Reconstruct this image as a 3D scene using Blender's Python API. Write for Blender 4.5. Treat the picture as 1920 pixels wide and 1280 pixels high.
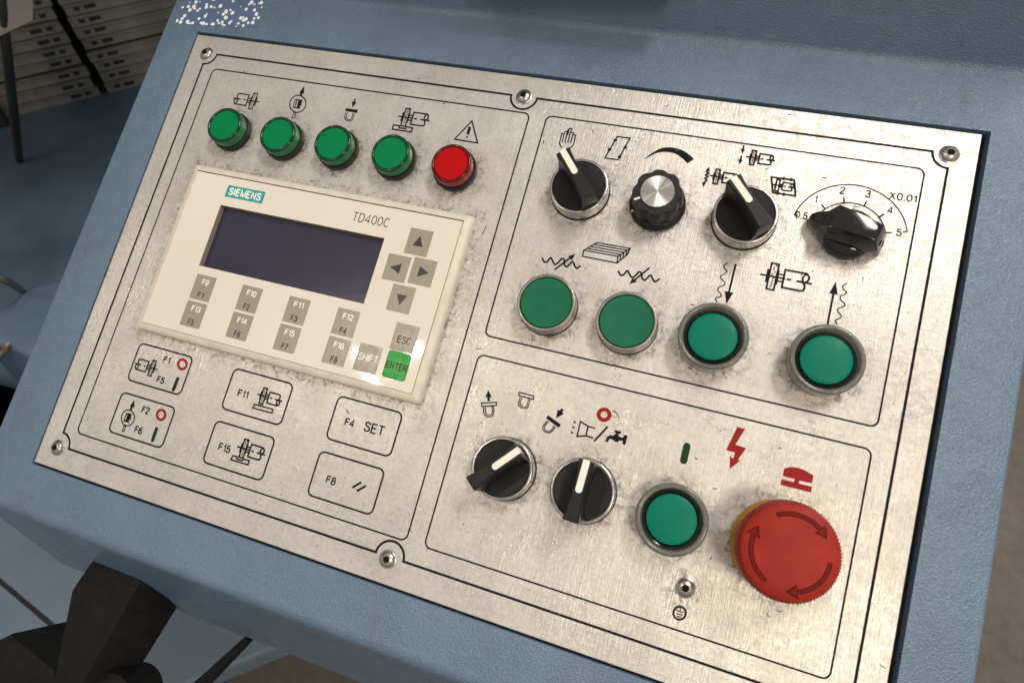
import bpy, bmesh, math, random
from mathutils import Matrix, Vector
from math import radians, sin, cos, pi

# ------------------------------------------------------------------ clear
for o in list(bpy.data.objects): bpy.data.objects.remove(o)
S = bpy.context.scene
COL = S.collection
random.seed(7)
MM = 0.001

# ------------------------------------------------------------------ panel frame and camera
# panel frame: origin = top left corner of the face plate, x right, y up the slope, z out of the plate (mm)
TILT = radians(30)
PANEL = Matrix.Translation((0, 0, 1.05)) @ Matrix.Rotation(TILT, 4, 'X')
F_PX = 1256.62                                    # focal length in pixels of a 1920 px wide picture
RIGHT, DOWN, FWD = Vector((0.941434, 0.265338, -0.208082)), Vector((0.221029, -0.951620, -0.213459)), Vector((-0.254654, 0.154965, -0.954535))
CAM_MM = Vector((330.258435, -193.100093, 314.625416))
def orth(a, b):
    a = Vector(a).normalized(); b = Vector(b); b = (b - a * a.dot(b)).normalized()
    return a, b
FWD, RIGHT = orth(FWD, RIGHT); DOWN = FWD.cross(RIGHT)
cam_d = bpy.data.cameras.new('camera'); cam = bpy.data.objects.new('camera', cam_d); COL.objects.link(cam)
m = Matrix((RIGHT, -DOWN, -FWD)).transposed().to_4x4(); m.translation = CAM_MM * MM
cam.matrix_world = PANEL @ m
cam_d.sensor_width = 36; cam_d.lens = F_PX / 1920 * 36
cam_d.clip_start = 0.01; cam_d.clip_end = 100
cam_d.dof.use_dof = True; cam_d.dof.focus_distance = 0.37; cam_d.dof.aperture_fstop = 14
S.camera = cam

def px_ray(px, py):                               # pixel -> direction in panel space
    return (RIGHT * ((px - 960) / F_PX) + DOWN * ((py - 640) / F_PX) + FWD)
def P(px, py, z=0.0):                             # pixel -> point on the plane z (mm) of the panel
    d = px_ray(px, py); k = (z - CAM_MM.z) / d.z
    return CAM_MM + d * k
CAM_W = PANEL @ (CAM_MM * MM)
ROT = PANEL.to_3x3()
def W_at_z(px, py, z):                            # pixel -> point on a horizontal plane of the world (m)
    d = ROT @ px_ray(px, py); return CAM_W + d * ((z - CAM_W.z) / d.z)
def W_at_t(px, py, t):
    d = (ROT @ px_ray(px, py)).normalized(); return CAM_W + d * t

# ------------------------------------------------------------------ world, lamps, exposure
w = bpy.data.worlds.new('World'); S.world = w; w.use_nodes = True
bg = w.node_tree.nodes['Background']
bg.inputs[0].default_value = (1.0, 0.965, 0.92, 1); bg.inputs[1].default_value = 0.36
def lamp(name, loc, target, sx, sy, power, col):
    d = bpy.data.lights.new(name, 'AREA'); d.shape = 'RECTANGLE'; d.size = sx; d.size_y = sy
    d.energy = power; d.color = col
    o = bpy.data.objects.new(name, d); COL.objects.link(o); o.location = loc
    o.rotation_euler = (Vector(target) - Vector(loc)).to_track_quat('-Z', 'Y').to_euler()
    return o
WARM = (1.0, 0.87, 0.70); NEUT = (1.0, 0.96, 0.90)
lamp('hall_or_fill_lamp', (-1.00, -1.31, 3.5), (-0.95, -1.25, 0), 0.05, 0.26, 4.5, WARM)
lamp('hall_or_fill_lamp', (-1.20, -1.42, 3.5), (-1.1, -1.35, 0), 0.24, 0.045, 3.5, WARM)
lamp('hall_or_fill_lamp', (-2.7, 1.7, 3.5), (0, 0, 1.0), 0.9, 0.6, 32, NEUT)  # unseen fill lamp, added to brighten the left of the plate
lamp('hall_or_fill_lamp', (1.15, 0.20, 3.5), (0.9, 0.1, 0), 0.9, 0.35, 32, NEUT)
lamp('hall_or_fill_lamp', (1.75, -2.10, 3.5), (1.4, -1.8, 0), 0.6, 0.9, 27, WARM)
S.view_settings.view_transform = 'Standard'; S.view_settings.look = 'None'
S.view_settings.exposure = 0.33; S.view_settings.gamma = 1.0
S.render.engine = 'CYCLES'

# ------------------------------------------------------------------ materials
def lin(r, g, b):
    f = lambda c: (c / 255 / 12.92) if c / 255 <= 0.04045 else ((c / 255 + 0.055) / 1.055) ** 2.4
    return (f(r), f(g), f(b), 1)
class NT:
    def __init__(self, name):
        self.m = bpy.data.materials.new(name); self.m.use_nodes = True
        self.t = self.m.node_tree; self.b = self.t.nodes['Principled BSDF']
        self.co = None
    def n(self, typ, **kw):
        x = self.t.nodes.new(typ)
        for k, v in kw.items(): setattr(x, k, v)
        return x
    def link(self, a, b): self.t.links.new(a, b)
    def coord(self):
        if not self.co: self.co = self.n('ShaderNodeTexCoord').outputs['Object']
        return self.co
    def noise(self, scale, detail=3, rough=0.55, stretch=None, off=(0, 0, 0), dist=0.0):
        mp = self.n('ShaderNodeMapping'); mp.inputs['Scale'].default_value = stretch or (1, 1, 1)
        mp.inputs['Location'].default_value = off
        self.link(self.coord(), mp.inputs['Vector'])
        x = self.n('ShaderNodeTexNoise'); x.inputs['Scale'].default_value = scale
        x.inputs['Detail'].default_value = detail; x.inputs['Roughness'].default_value = rough
        x.inputs['Distortion'].default_value = dist
        self.link(mp.outputs[0], x.inputs['Vector']); return x.outputs['Fac']
    def ramp(self, fac, *stops):
        r = self.n('ShaderNodeValToRGB'); e = r.color_ramp.elements
        while len(e) < len(stops): e.new(0.5)
        for el, (p, c) in zip(e, stops):
            el.position = p; el.color = c if isinstance(c, tuple) else (c, c, c, 1)
        self.link(fac, r.inputs[0]); return r.outputs[0]
    def mix(self, fac, a, b, mode='MIX'):
        x = self.n('ShaderNodeMix', data_type='RGBA', blend_type=mode)
        for s, v in ((x.inputs[0], fac), (x.inputs[6], a), (x.inputs[7], b)):
            if hasattr(v, 'links'): self.link(v, s)
            else: s.default_value = v
        return x.outputs[2]
    def math(self, op, a, b=0.0, c=0.0):
        x = self.n('ShaderNodeMath', operation=op)
        for s, v in zip(x.inputs, (a, b, c)):
            if hasattr(v, 'links'): self.link(v, s)
            else: s.default_value = v
        return x.outputs[0]
    def bump(self, h, strength, dist):
        x = self.n('ShaderNodeBump'); x.inputs['Strength'].default_value = strength
        x.inputs['Distance'].default_value = dist
        self.link(h, x.inputs['Height']); self.link(x.outputs[0], self.b.inputs['Normal']); return x
    def set(self, **kw):
        for k, v in kw.items():
            s = self.b.inputs[k.replace('_', ' ')]
            if hasattr(v, 'links'): self.link(v, s)
            else: s.default_value = v
        return self

M = {}
def simple(key, col, rough=0.5, metal=0.0, var=0.12, scale=120, bump=0.0, bscale=900, spec=0.5, coat=0.0):
    a = NT(key); nz = a.noise(scale, 4, 0.6)
    dark = tuple(c * (1 - var) for c in col[:3]) + (1,); light = tuple(min(1, c * (1 + var)) for c in col[:3]) + (1,)
    a.set(Base_Color=a.ramp(nz, (0.3, dark), (0.7, light)), Metallic=metal,
          Roughness=a.ramp(a.noise(scale * 2.3, 3), (0.3, max(0.02, rough - 0.08)), (0.7, min(1, rough + 0.08))))
    a.b.inputs['Specular IOR Level'].default_value = spec
    a.b.inputs['Coat Weight'].default_value = coat; a.b.inputs['Coat Roughness'].default_value = 0.1
    if bump: a.bump(a.noise(bscale, 2), bump, 0.0005)
    M[key] = a.m; return a

CONTROLS = []                                       # (x, y, r) filled below; used for the grime round each control
IND = [(50.2, -59.6), (85.9, -59.8), (121.0, -59.6), (156.3, -59.7), (191.6, -59.8)]
SEL = [(260.0, -60.0, 131.7), (340.0, -60.0, 133.2), (260.0, -202.0, 49.2), (298.3, -201.8, 88.6)]
PB = [(259.7, -121.3), (298.9, -121.8)]
IL = [(338.0, -120.6), (385.9, -120.0), (338.3, -202.9)]
KNOB = (299.0, -60.0); PTR = (386.0, -58.5); EST = (383.2, -201.8)
for x, y in IND: CONTROLS.append((x, y, 11.8))
for x, y, a_ in SEL: CONTROLS.append((x, y, 14.5))
for x, y in PB: CONTROLS.append((x, y, 14.2))
for x, y in IL: CONTROLS.append((x, y, 15.0))
CONTROLS += [(KNOB[0], KNOB[1], 13.5), (PTR[0], PTR[1], 12), (EST[0], EST[1], 20), (350.5, -229.4, 4.5)]

def faceplate_material():
    a = NT('brushed_plate'); co = a.coord()
    stain = a.noise(14, 5, 0.62, dist=0.6)
    cloud = a.noise(55, 6, 0.7, dist=0.3)
    fine = a.noise(420, 4, 0.75)
    speck = a.noise(1500, 2, 0.6)
    brush = a.noise(60, 3, 0.7, stretch=(28, 1, 1))
    brush2 = a.noise(60, 3, 0.7, stretch=(1, 22, 1), off=(3, 1, 0))
    base = a.ramp(stain, (0.28, (0.64, 0.595, 0.535, 1)), (0.52, (0.72, 0.675, 0.61, 1)), (0.78, (0.77, 0.725, 0.66, 1)))
    base = a.mix(0.24, base, a.ramp(cloud, (0.34, (0.62, 0.60, 0.57, 1)), (0.55, (1, 1, 1, 1))), 'MULTIPLY')
    base = a.mix(0.38, base, a.ramp(fine, (0.30, (0.55, 0.53, 0.50, 1)), (0.52, (1, 1, 1, 1)), (0.8, (1.08, 1.08, 1.08, 1))), 'MULTIPLY')
    base = a.mix(0.30, base, a.ramp(brush, (0.3, 0.72), (0.7, 1.12)), 'MULTIPLY')
    base = a.mix(0.22, base, a.ramp(brush2, (0.3, 0.75), (0.7, 1.1)), 'MULTIPLY')
    base = a.mix(1.0, base, a.ramp(speck, (0.235, (0.25, 0.23, 0.20, 1)), (0.29, (1, 1, 1, 1))), 'MULTIPLY')
    def scratches(rot, sc, off, lo):
        mp = a.n('ShaderNodeMapping'); mp.inputs['Rotation'].default_value = (0, 0, radians(rot)); mp.inputs['Scale'].default_value = (60, 1.1, 1); mp.inputs['Location'].default_value = off
        a.link(co, mp.inputs['Vector']); nz = a.n('ShaderNodeTexNoise'); nz.inputs['Scale'].default_value = sc; nz.inputs['Detail'].default_value = 2; a.link(mp.outputs[0], nz.inputs['Vector'])
        return a.ramp(nz.outputs['Fac'], (lo, 0.0), (lo + 0.025, 1.0))
    scr = a.math('MAXIMUM', scratches(24, 16, (1, 2, 0), 0.735), a.math('MAXIMUM', scratches(-38, 14, (4, 1, 0), 0.745), scratches(70, 15, (2, 7, 0), 0.745)))
    base = a.mix(a.math('MULTIPLY', scr, 0.5), base, (0.42, 0.39, 0.345, 1))
    # dried coolant: pale blotchy residue with hard little edges, mostly towards the upper right corner
    res = a.ramp(a.noise(190, 7, 0.8, stretch=(1, 1.3, 1), dist=0.4), (0.50, 0.0), (0.56, 1.0))
    sp = a.n('ShaderNodeSeparateXYZ'); a.link(co, sp.inputs[0])
    ax = a.ramp(a.math('ADD', a.math('MULTIPLY', sp.outputs[0], 2.0), a.math('MULTIPLY', sp.outputs[1], 1.6)), (0.30, 0.0), (0.75, 1.0))
    resm = a.math('MULTIPLY', res, ax)
    base = a.mix(a.math('MULTIPLY', resm, 0.35), base, (0.74, 0.69, 0.59, 1))
    # grime collected round the controls and along the display
    d = None
    for (x, y, r) in CONTROLS:
        v = a.n('ShaderNodeVectorMath', operation='DISTANCE'); a.link(co, v.inputs[0])
        v.inputs[1].default_value = (x * MM, y * MM, 0)
        q = a.math('SUBTRACT', v.outputs['Value'], r * MM)
        d = q if d is None else a.math('MINIMUM', d, q)
    bx = a.math('SUBTRACT', a.math('ABSOLUTE', a.math('SUBTRACT', sp.outputs[0], 0.123)), 0.0872)
    by = a.math('SUBTRACT', a.math('ABSOLUTE', a.math('ADD', sp.outputs[1], 0.134)), 0.0505)
    dd = a.math('MAXIMUM', bx, by)
    d2 = a.math('MINIMUM', d, dd)
    near = a.n('ShaderNodeMapRange'); near.inputs['From Min'].default_value = 0.0; near.inputs['From Max'].default_value = 0.008
    near.inputs['To Min'].default_value = 1.0; near.inputs['To Max'].default_value = 0.0
    a.link(d2, near.inputs['Value'])
    gn = a.noise(260, 6, 0.8, dist=0.4)
    g = a.math('MULTIPLY', near.outputs[0], a.ramp(gn, (0.49, 0.0), (0.60, 1.0)))
    base = a.mix(a.math('MULTIPLY', g, 0.88), base, (0.10, 0.085, 0.07, 1))
    wide = a.n('ShaderNodeMapRange'); wide.inputs['From Min'].default_value = 0.0; wide.inputs['From Max'].default_value = 0.02
    wide.inputs['To Min'].default_value = 1.0; wide.inputs['To Max'].default_value = 0.0
    a.link(d2, wide.inputs['Value'])
    g2 = a.math('MULTIPLY', wide.outputs[0], a.ramp(a.noise(70, 5, 0.7), (0.42, 0.0), (0.68, 1.0)))
    base = a.mix(a.math('MULTIPLY', g2, 0.3), base, (0.22, 0.19, 0.155, 1))
    rough = a.ramp(a.noise(40, 5, 0.7, dist=0.5), (0.3, 0.23), (0.7, 0.40))
    rough = a.mix(resm, rough, (0.55, 0.55, 0.55, 1))
    a.set(Base_Color=base, Metallic=0.5, Roughness=rough)
    a.b.inputs['Anisotropic'].default_value = 0.0
    h = a.math('ADD', a.math('MULTIPLY', brush, 1.0), a.math('ADD', a.math('MULTIPLY', fine, 0.5), a.math('MULTIPLY', brush2, 0.3)))
    a.bump(h, 0.42, 0.0004)
    M['plate'] = a.m
faceplate_material()

def paint_material():
    a = NT('blue_textured_paint')
    big = a.noise(9, 4, 0.6); dirt = a.noise(38, 6, 0.75, dist=0.4); sp = a.noise(900, 3, 0.7)
    base = a.ramp(big, (0.3, (0.110, 0.182, 0.262, 1)), (0.7, (0.135, 0.215, 0.30, 1)))
    base = a.mix(0.5, base, a.ramp(dirt, (0.30, (0.70, 0.70, 0.70, 1)), (0.52, (1, 1, 1, 1))), 'MULTIPLY')
    base = a.mix(1.0, base, a.ramp(sp, (0.22, (0.4, 0.4, 0.4, 1)), (0.28, (1, 1, 1, 1))), 'MULTIPLY')
    scuff = a.math('MULTIPLY', a.ramp(a.noise(26, 5, 0.7, stretch=(1, 3.5, 1), dist=0.8), (0.56, 0.0), (0.72, 1.0)), a.ramp(a.noise(300, 3, 0.7), (0.45, 0.0), (0.6, 1.0)))
    base = a.mix(a.math('MULTIPLY', scuff, 0.35), base, (0.26, 0.31, 0.35, 1))
    smear = a.ramp(a.noise(17, 6, 0.75, stretch=(1.6, 1, 1), off=(5, 2, 0), dist=1.2), (0.56, 0.0), (0.74, 1.0))
    base = a.mix(a.math('MULTIPLY', smear, 0.4), base, (0.06, 0.075, 0.085, 1))
    a.set(Base_Color=base, Roughness=a.ramp(dirt, (0.3, 0.30), (0.7, 0.20)))
    a.b.inputs['Specular IOR Level'].default_value = 0.8
    v = a.n('ShaderNodeTexVoronoi'); v.feature = 'SMOOTH_F1'; v.inputs['Scale'].default_value = 1150
    v.inputs['Smoothness'].default_value = 0.7; a.link(a.coord(), v.inputs['Vector'])
    h = a.math('ADD', a.math('MULTIPLY', v.outputs['Distance'], 0.6), a.noise(1500, 2, 0.6))
    a.bump(h, 0.8, 0.00055)
    M['blue'] = a.m
paint_material()

ik = simple('ink', (0.010, 0.009, 0.009), 0.7, var=0.5, scale=500, spec=0.15)
ik.set(Base_Color=ik.mix(ik.ramp(ik.noise(330, 5, 0.8), (0.60, 0.0), (0.70, 1.0)), (0.010, 0.009, 0.009, 1), (0.16, 0.145, 0.125, 1)))
simple('ink_red', lin(150, 28, 25), 0.6, var=0.12, scale=400, spec=0.2)
simple('ink_maroon', lin(96, 24, 24), 0.6, var=0.1, spec=0.15)
simple('ink_green', lin(24, 56, 32), 0.6, var=0.12, scale=400, spec=0.2)
simple('black_gap', (0.012, 0.012, 0.012), 0.8)
simple('chrome', (0.52, 0.50, 0.465), 0.24, 1.0, var=0.16, scale=200)
simple('steel_screw', (0.48, 0.45, 0.40), 0.30, 1.0, var=0.25, scale=700)
simple('socket_dark', (0.012, 0.011, 0.010), 0.9, spec=0.05)
simple('black_plastic', (0.013, 0.0125, 0.012), 0.42, var=0.3, scale=900, bump=0.12, bscale=2500, spec=0.33)
simple('black_gloss', (0.012, 0.012, 0.012), 0.12, var=0.2)
simple('black_matte', (0.009, 0.0088, 0.0085), 0.6, var=0.3, bump=0.25, bscale=1600, spec=0.18)
simple('white_mark', lin(244, 239, 224), 0.5, var=0.06, scale=600)
simple('cream_frame', lin(220, 209, 192), 0.48, var=0.10, scale=170, bump=0.15, bscale=1400)
simple('green_cap', lin(18, 102, 74), 0.55, var=0.12, scale=140, bump=0.1, spec=0.25)
simple('lamp_green', lin(0, 124, 70), 0.4, var=0.04, spec=0.12)
simple('lamp_red', lin(184, 10, 14), 0.4, var=0.05, spec=0.12)
simple('side_green', lin(0, 112, 62), 0.16, var=0.12, scale=300)
simple('side_red', lin(150, 12, 14), 0.16, var=0.12, scale=300)
simple('rim_green', lin(0, 58, 34), 0.10, var=0.1)
simple('rim_red', lin(84, 4, 8), 0.10, var=0.1)
simple('stop_red', lin(156, 42, 31), 0.52, var=0.12, scale=90, bump=0.06, spec=0.18)
simple('stop_arrow', lin(64, 20, 16), 0.7, var=0.3, scale=500, spec=0.05)
simple('stop_floor', lin(112, 32, 25), 0.65, var=0.2, scale=300, spec=0.08)
simple('stop_yellow', lin(176, 118, 14), 0.45, var=0.1)
simple('lens_green', lin(0, 118, 93), 0.42, var=0.06, scale=120, spec=0.16)
simple('key_grey', lin(157, 146, 130), 0.30, var=0.03)
simple('key_green', lin(8, 150, 50), 0.35, var=0.03)
simple('logo_teal', lin(36, 158, 155), 0.3, var=0.03)
simple('text_white', lin(250, 248, 240), 0.35, var=0.02)
simple('text_grey', lin(58, 54, 50), 0.5, var=0.05, spec=0.2)
simple('arrow_dark', lin(45, 50, 48), 0.35, var=0.05)
simple('wall_grey', lin(150, 138, 122), 0.5)
simple('tray_metal', (0.27, 0.255, 0.225), 0.5, 0.6, var=0.3, scale=14)
simple('dark_steel', (0.012, 0.012, 0.012), 0.65, var=0.3)
simple('conduit', (0.20, 0.18, 0.145), 0.4, 0.7)
simple('board', (0.22, 0.20, 0.17), 0.6, var=0.2, scale=8)
simple('dark_blue', (0.10, 0.15, 0.21), 0.5, var=0.25, scale=6)  # bed paint, darkened to put the shade into its colour
simple('lit_grey_blue', (0.145, 0.19, 0.24), 0.5, var=0.12, scale=7)  # lit copy of the bed paint, lighter by colour
simple('rust', (0.16, 0.07, 0.02), 0.8, var=0.4, scale=900)

def membrane():
    a = NT('glossy_membrane'); sm = a.noise(30, 5, 0.6)
    a.set(Base_Color=a.ramp(a.noise(12, 4), (0.3, lin(228, 217, 202)), (0.7, lin(235, 225, 210))),
          Roughness=a.ramp(sm, (0.3, 0.02), (0.7, 0.045)))
    a.b.inputs['Coat Weight'].default_value = 0.0
    M['membrane'] = a.m
    a = NT('display_glass')
    sm = a.noise(22, 6, 0.7, stretch=(1, 3, 1), dist=1.0)
    a.set(Base_Color=a.ramp(a.noise(20, 3), (0.3, lin(44, 42, 60)), (0.7, lin(50, 48, 70))), Roughness=a.ramp(sm, (0.35, 0.18), (0.65, 0.25)))
    M['screen'] = a.m
membrane()
def glassy(key, col, rough, ior=1.45):
    a = NT(key); a.set(Base_Color=col, Roughness=rough, IOR=ior); a.b.inputs['Transmission Weight'].default_value = 1.0
    M[key] = a.m
glassy('green_shell', (0.30, 0.90, 0.62, 1), 0.05)
glassy('red_shell', (0.95, 0.22, 0.20, 1), 0.05)
simple('clear_ring', (0.34, 0.345, 0.29), 0.16, var=0.1, scale=300)
M['clear_ring'].node_tree.nodes['Principled BSDF'].inputs['Transmission Weight'].default_value = 0.6
simple('dull_steel', (0.36, 0.335, 0.30), 0.34, 1.0, var=0.2, scale=200)
def cap_metal():
    a = NT('spun_cap'); co = a.coord(); sp = a.n('ShaderNodeSeparateXYZ'); a.link(co, sp.inputs[0])
    ang = a.math('ARCTAN2', sp.outputs[1], sp.outputs[0])
    cb = a.n('ShaderNodeCombineXYZ'); a.link(ang, cb.inputs[0])
    nz = a.n('ShaderNodeTexNoise'); nz.inputs['Scale'].default_value = 5; nz.inputs['Detail'].default_value = 4; a.link(cb.outputs[0], nz.inputs['Vector'])
    tan = a.n('ShaderNodeTangent'); tan.direction_type = 'RADIAL'; tan.axis = 'Z'
    a.set(Base_Color=a.ramp(nz.outputs['Fac'], (0.35, (0.52, 0.50, 0.45, 1)), (0.65, (0.80, 0.78, 0.72, 1))), Metallic=1.0, Roughness=0.30)
    a.b.inputs['Anisotropic'].default_value = 0.85; a.link(tan.outputs[0], a.b.inputs['Tangent'])
    M['spun'] = a.m
cap_metal()
def sticker_mat():
    a = NT('worn_sticker')
    v = a.n('ShaderNodeTexVoronoi'); v.inputs['Scale'].default_value = 300; v.inputs['Randomness'].default_value = 1.0
    mp = a.n('ShaderNodeMapping'); a.link(a.coord(), mp.inputs[0]); a.link(mp.outputs[0], v.inputs['Vector'])
    blob = a.ramp(a.math('SUBTRACT', v.outputs['Distance'], a.math('MULTIPLY', a.noise(120, 3), 0.55)), (0.10, 1.0), (0.12, 0.0))
    a.set(Base_Color=a.mix(blob, lin(92, 112, 144), lin(250, 250, 248)), Roughness=0.45)
    M['sticker'] = a.m
sticker_mat()
def floor_mat():
    a = NT('concrete_floor'); n1 = a.noise(2.5, 6, 0.65); n2 = a.noise(40, 5, 0.7)
    b = a.ramp(n1, (0.3, (0.13, 0.11, 0.085, 1)), (0.7, (0.23, 0.20, 0.16, 1)))
    a.set(Base_Color=a.mix(0.5, b, a.ramp(n2, (0.3, 0.6), (0.6, 1.0)), 'MULTIPLY'), Roughness=0.75)
    M['floor'] = a.m
floor_mat()

# ------------------------------------------------------------------ mesh helpers (input in mm)
MESH = {}
def mesh_of(key, fn, mat, smooth=None):
    if key in MESH: return MESH[key]
    bm = bmesh.new(); fn(bm)
    bmesh.ops.scale(bm, vec=(MM, MM, MM), verts=bm.verts)
    if smooth is not None:
        bm.normal_update()
        for f in bm.faces: f.smooth = True
        for e in bm.edges:
            if len(e.link_faces) == 2 and e.calc_face_angle(0) > radians(smooth): e.smooth = False
    me = bpy.data.meshes.new(key); bm.to_mesh(me); bm.free()
    me.materials.append(M[mat]); MESH[key] = me
    return me
CNT = [0]
def part(name, parent, fn, mat, key=None, smooth=None, loc=(0, 0, 0), rz=0.0, label=None, kind=None):
    CNT[0] += 1
    me = mesh_of(key or '%s_%d' % (name, CNT[0]), fn, mat, smooth)
    o = bpy.data.objects.new(name, me); COL.objects.link(o); o.parent = parent
    o.location = Vector(loc) * MM; o.rotation_euler = (0, 0, rz)
    if label: o['label'] = label
    if kind: o['kind'] = kind
    return o
def thing(name, label, cat, x=0, y=0, z=0, rz=0, group=None, world=None):
    o = bpy.data.objects.new(name, None); COL.objects.link(o); o.empty_display_size = 0.01
    if world is None:
        o.matrix_world = PANEL @ Matrix.Translation(Vector((x, y, z)) * MM) @ Matrix.Rotation(rz, 4, 'Z')
    else: o.matrix_world = world
    o['label'] = label; o['category'] = cat
    if group: o['group'] = group
    return o

def lathe(profile, seg=64):
    def fn(bm):
        rings = []
        for r, z in profile:
            if r < 1e-6: rings.append([bm.verts.new((0, 0, z))])
            else: rings.append([bm.verts.new((r * cos(2 * pi * i / seg), r * sin(2 * pi * i / seg), z)) for i in range(seg)])
        for A, B in zip(rings, rings[1:]):
            for i in range(seg):
                j = (i + 1) % seg
                if len(A) == 1 and len(B) == 1: continue
                if len(A) == 1: bm.faces.new((A[0], B[i], B[j]))
                elif len(B) == 1: bm.faces.new((A[i], A[j], B[0]))
                else: bm.faces.new((A[i], A[j], B[j], B[i]))
        bmesh.ops.recalc_face_normals(bm, faces=bm.faces)
    return fn
def arc_pts(cx, cz, r, a0, a1, n=5):                # profile fillet
    return [(cx + r * cos(radians(a0 + (a1 - a0) * i / n)), cz + r * sin(radians(a0 + (a1 - a0) * i / n))) for i in range(n + 1)]
def prism(poly, z0, z1, bevel=0.0, seg=2):
    def fn(bm):
        lo = [bm.verts.new((x, y, z0)) for x, y in poly]; hi = [bm.verts.new((x, y, z1)) for x, y in poly]
        n = len(poly); top = bm.faces.new(hi); bm.faces.new(lo[::-1])
        for i in range(n): bm.faces.new((lo[i], lo[(i + 1) % n], hi[(i + 1) % n], hi[i]))
        bmesh.ops.recalc_face_normals(bm, faces=bm.faces)
        if bevel: bmesh.ops.bevel(bm, geom=list(top.edges), offset=bevel, segments=seg, affect='EDGES', profile=0.5)
    return fn
def box_fn(x0, x1, y0, y1, z0, z1, bevel=0.0):
    return prism([(x0, y0), (x1, y0), (x1, y1), (x0, y1)], z0, z1, bevel)
def hexa(bm, pts, bevel=0.0):                       # 8 points: bottom four, top four
    v = [bm.verts.new(p) for p in pts]
    for f in ((3, 2, 1, 0), (4, 5, 6, 7), (0, 1, 5, 4), (1, 2, 6, 5), (2, 3, 7, 6), (3, 0, 4, 7)): bm.faces.new([v[i] for i in f])
    bmesh.ops.recalc_face_normals(bm, faces=bm.faces)
    if bevel: bmesh.ops.bevel(bm, geom=list(bm.edges), offset=bevel, segments=2, affect='EDGES', profile=0.5)

# ---- flat print: strokes and fills on a plane
ZP = [0]
def spline(pts, n=6):
    if len(pts) < 3: return pts
    q = [pts[0]] + list(pts) + [pts[-1]]; out = []
    for i in range(1, len(q) - 2):
        p0, p1, p2, p3 = q[i - 1:i + 3]
        for k in range(n):
            t = k / n
            out.append(tuple(0.5 * (2 * p1[c] + (p2[c] - p0[c]) * t + (2 * p0[c] - 5 * p1[c] + 4 * p2[c] - p3[c]) * t * t + (-p0[c] + 3 * p1[c] - 3 * p2[c] + p3[c]) * t ** 3) for c in (0, 1)))
    out.append(tuple(pts[-1][:2])); return out
def ribbon(bm, pts, wdt, z, closed=False):
    pts = [Vector((p[0], p[1])) for p in pts]; n = len(pts); L = []; Rr = []
    for i in range(n):
        a = pts[i - 1] if (i > 0 or closed) else None
        b = pts[(i + 1) % n] if (i < n - 1 or closed) else None
        d1 = (pts[i] - a).normalized() if a is not None and (pts[i] - a).length > 1e-9 else None
        d2 = (b - pts[i]).normalized() if b is not None and (b - pts[i]).length > 1e-9 else None
        d1 = d1 or d2; d2 = d2 or d1
        n1 = Vector((-d1.y, d1.x)); n2 = Vector((-d2.y, d2.x)); mt = n1 + n2
        mt = n1 if mt.length < 0.3 else mt.normalized()
        k = wdt / 2 / max(0.45, mt.dot(n1))
        L.append(bm.verts.new((*(pts[i] + mt * k), z))); Rr.append(bm.verts.new((*(pts[i] - mt * k), z)))
    for i in range(n if closed else n - 1):
        j = (i + 1) % n; bm.faces.new((Rr[i], Rr[j], L[j], L[i]))
def ellipse(cx, cy, rx, ry, n=24, a0=0, a1=360):
    return [(cx + rx * cos(radians(a0 + (a1 - a0) * i / n)), cy + ry * sin(radians(a0 + (a1 - a0) * i / n))) for i in range(n if abs(a1 - a0) == 360 else n + 1)]
def rrect(x0, x1, y0, y1, r, n=6):
    out = []
    for cx, cy, a in ((x1 - r, y1 - r, 0), (x0 + r, y1 - r, 90), (x0 + r, y0 + r, 180), (x1 - r, y0 + r, 270)):
        out += [(cx + r * cos(radians(a + 90 * i / n)), cy + r * sin(radians(a + 90 * i / n))) for i in range(n + 1)]
    return out
def ink(elements, z0=0.06, k=1.0):
    """elements: ('l',w,pts) line, ('L',w,pts) closed line, ('s',w,pts) spline, ('f',pts) fill"""
    def fn(bm):
        z = z0
        for e in elements:
            z += 0.006
            if e[0] == 'l': ribbon(bm, e[2], e[1] * k, z)
            elif e[0] == 'L': ribbon(bm, e[2], e[1] * k, z, True)
            elif e[0] == 's': ribbon(bm, spline(e[2]), e[1] * k, z)
            elif e[0] == 'f':
                f = bm.faces.new([bm.verts.new((p[0], p[1], z)) for p in e[1]])
                f.normal_update()
                if f.normal.z < 0: f.normal_flip()
    return fn
def zoomer(x0, y0, s, z=0.0):                       # coordinates read in an enlarged crop -> panel mm
    return lambda *pts: [tuple(P(x0 + a / s, y0 + b / s, z)[:2]) for a, b in pts]

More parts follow.
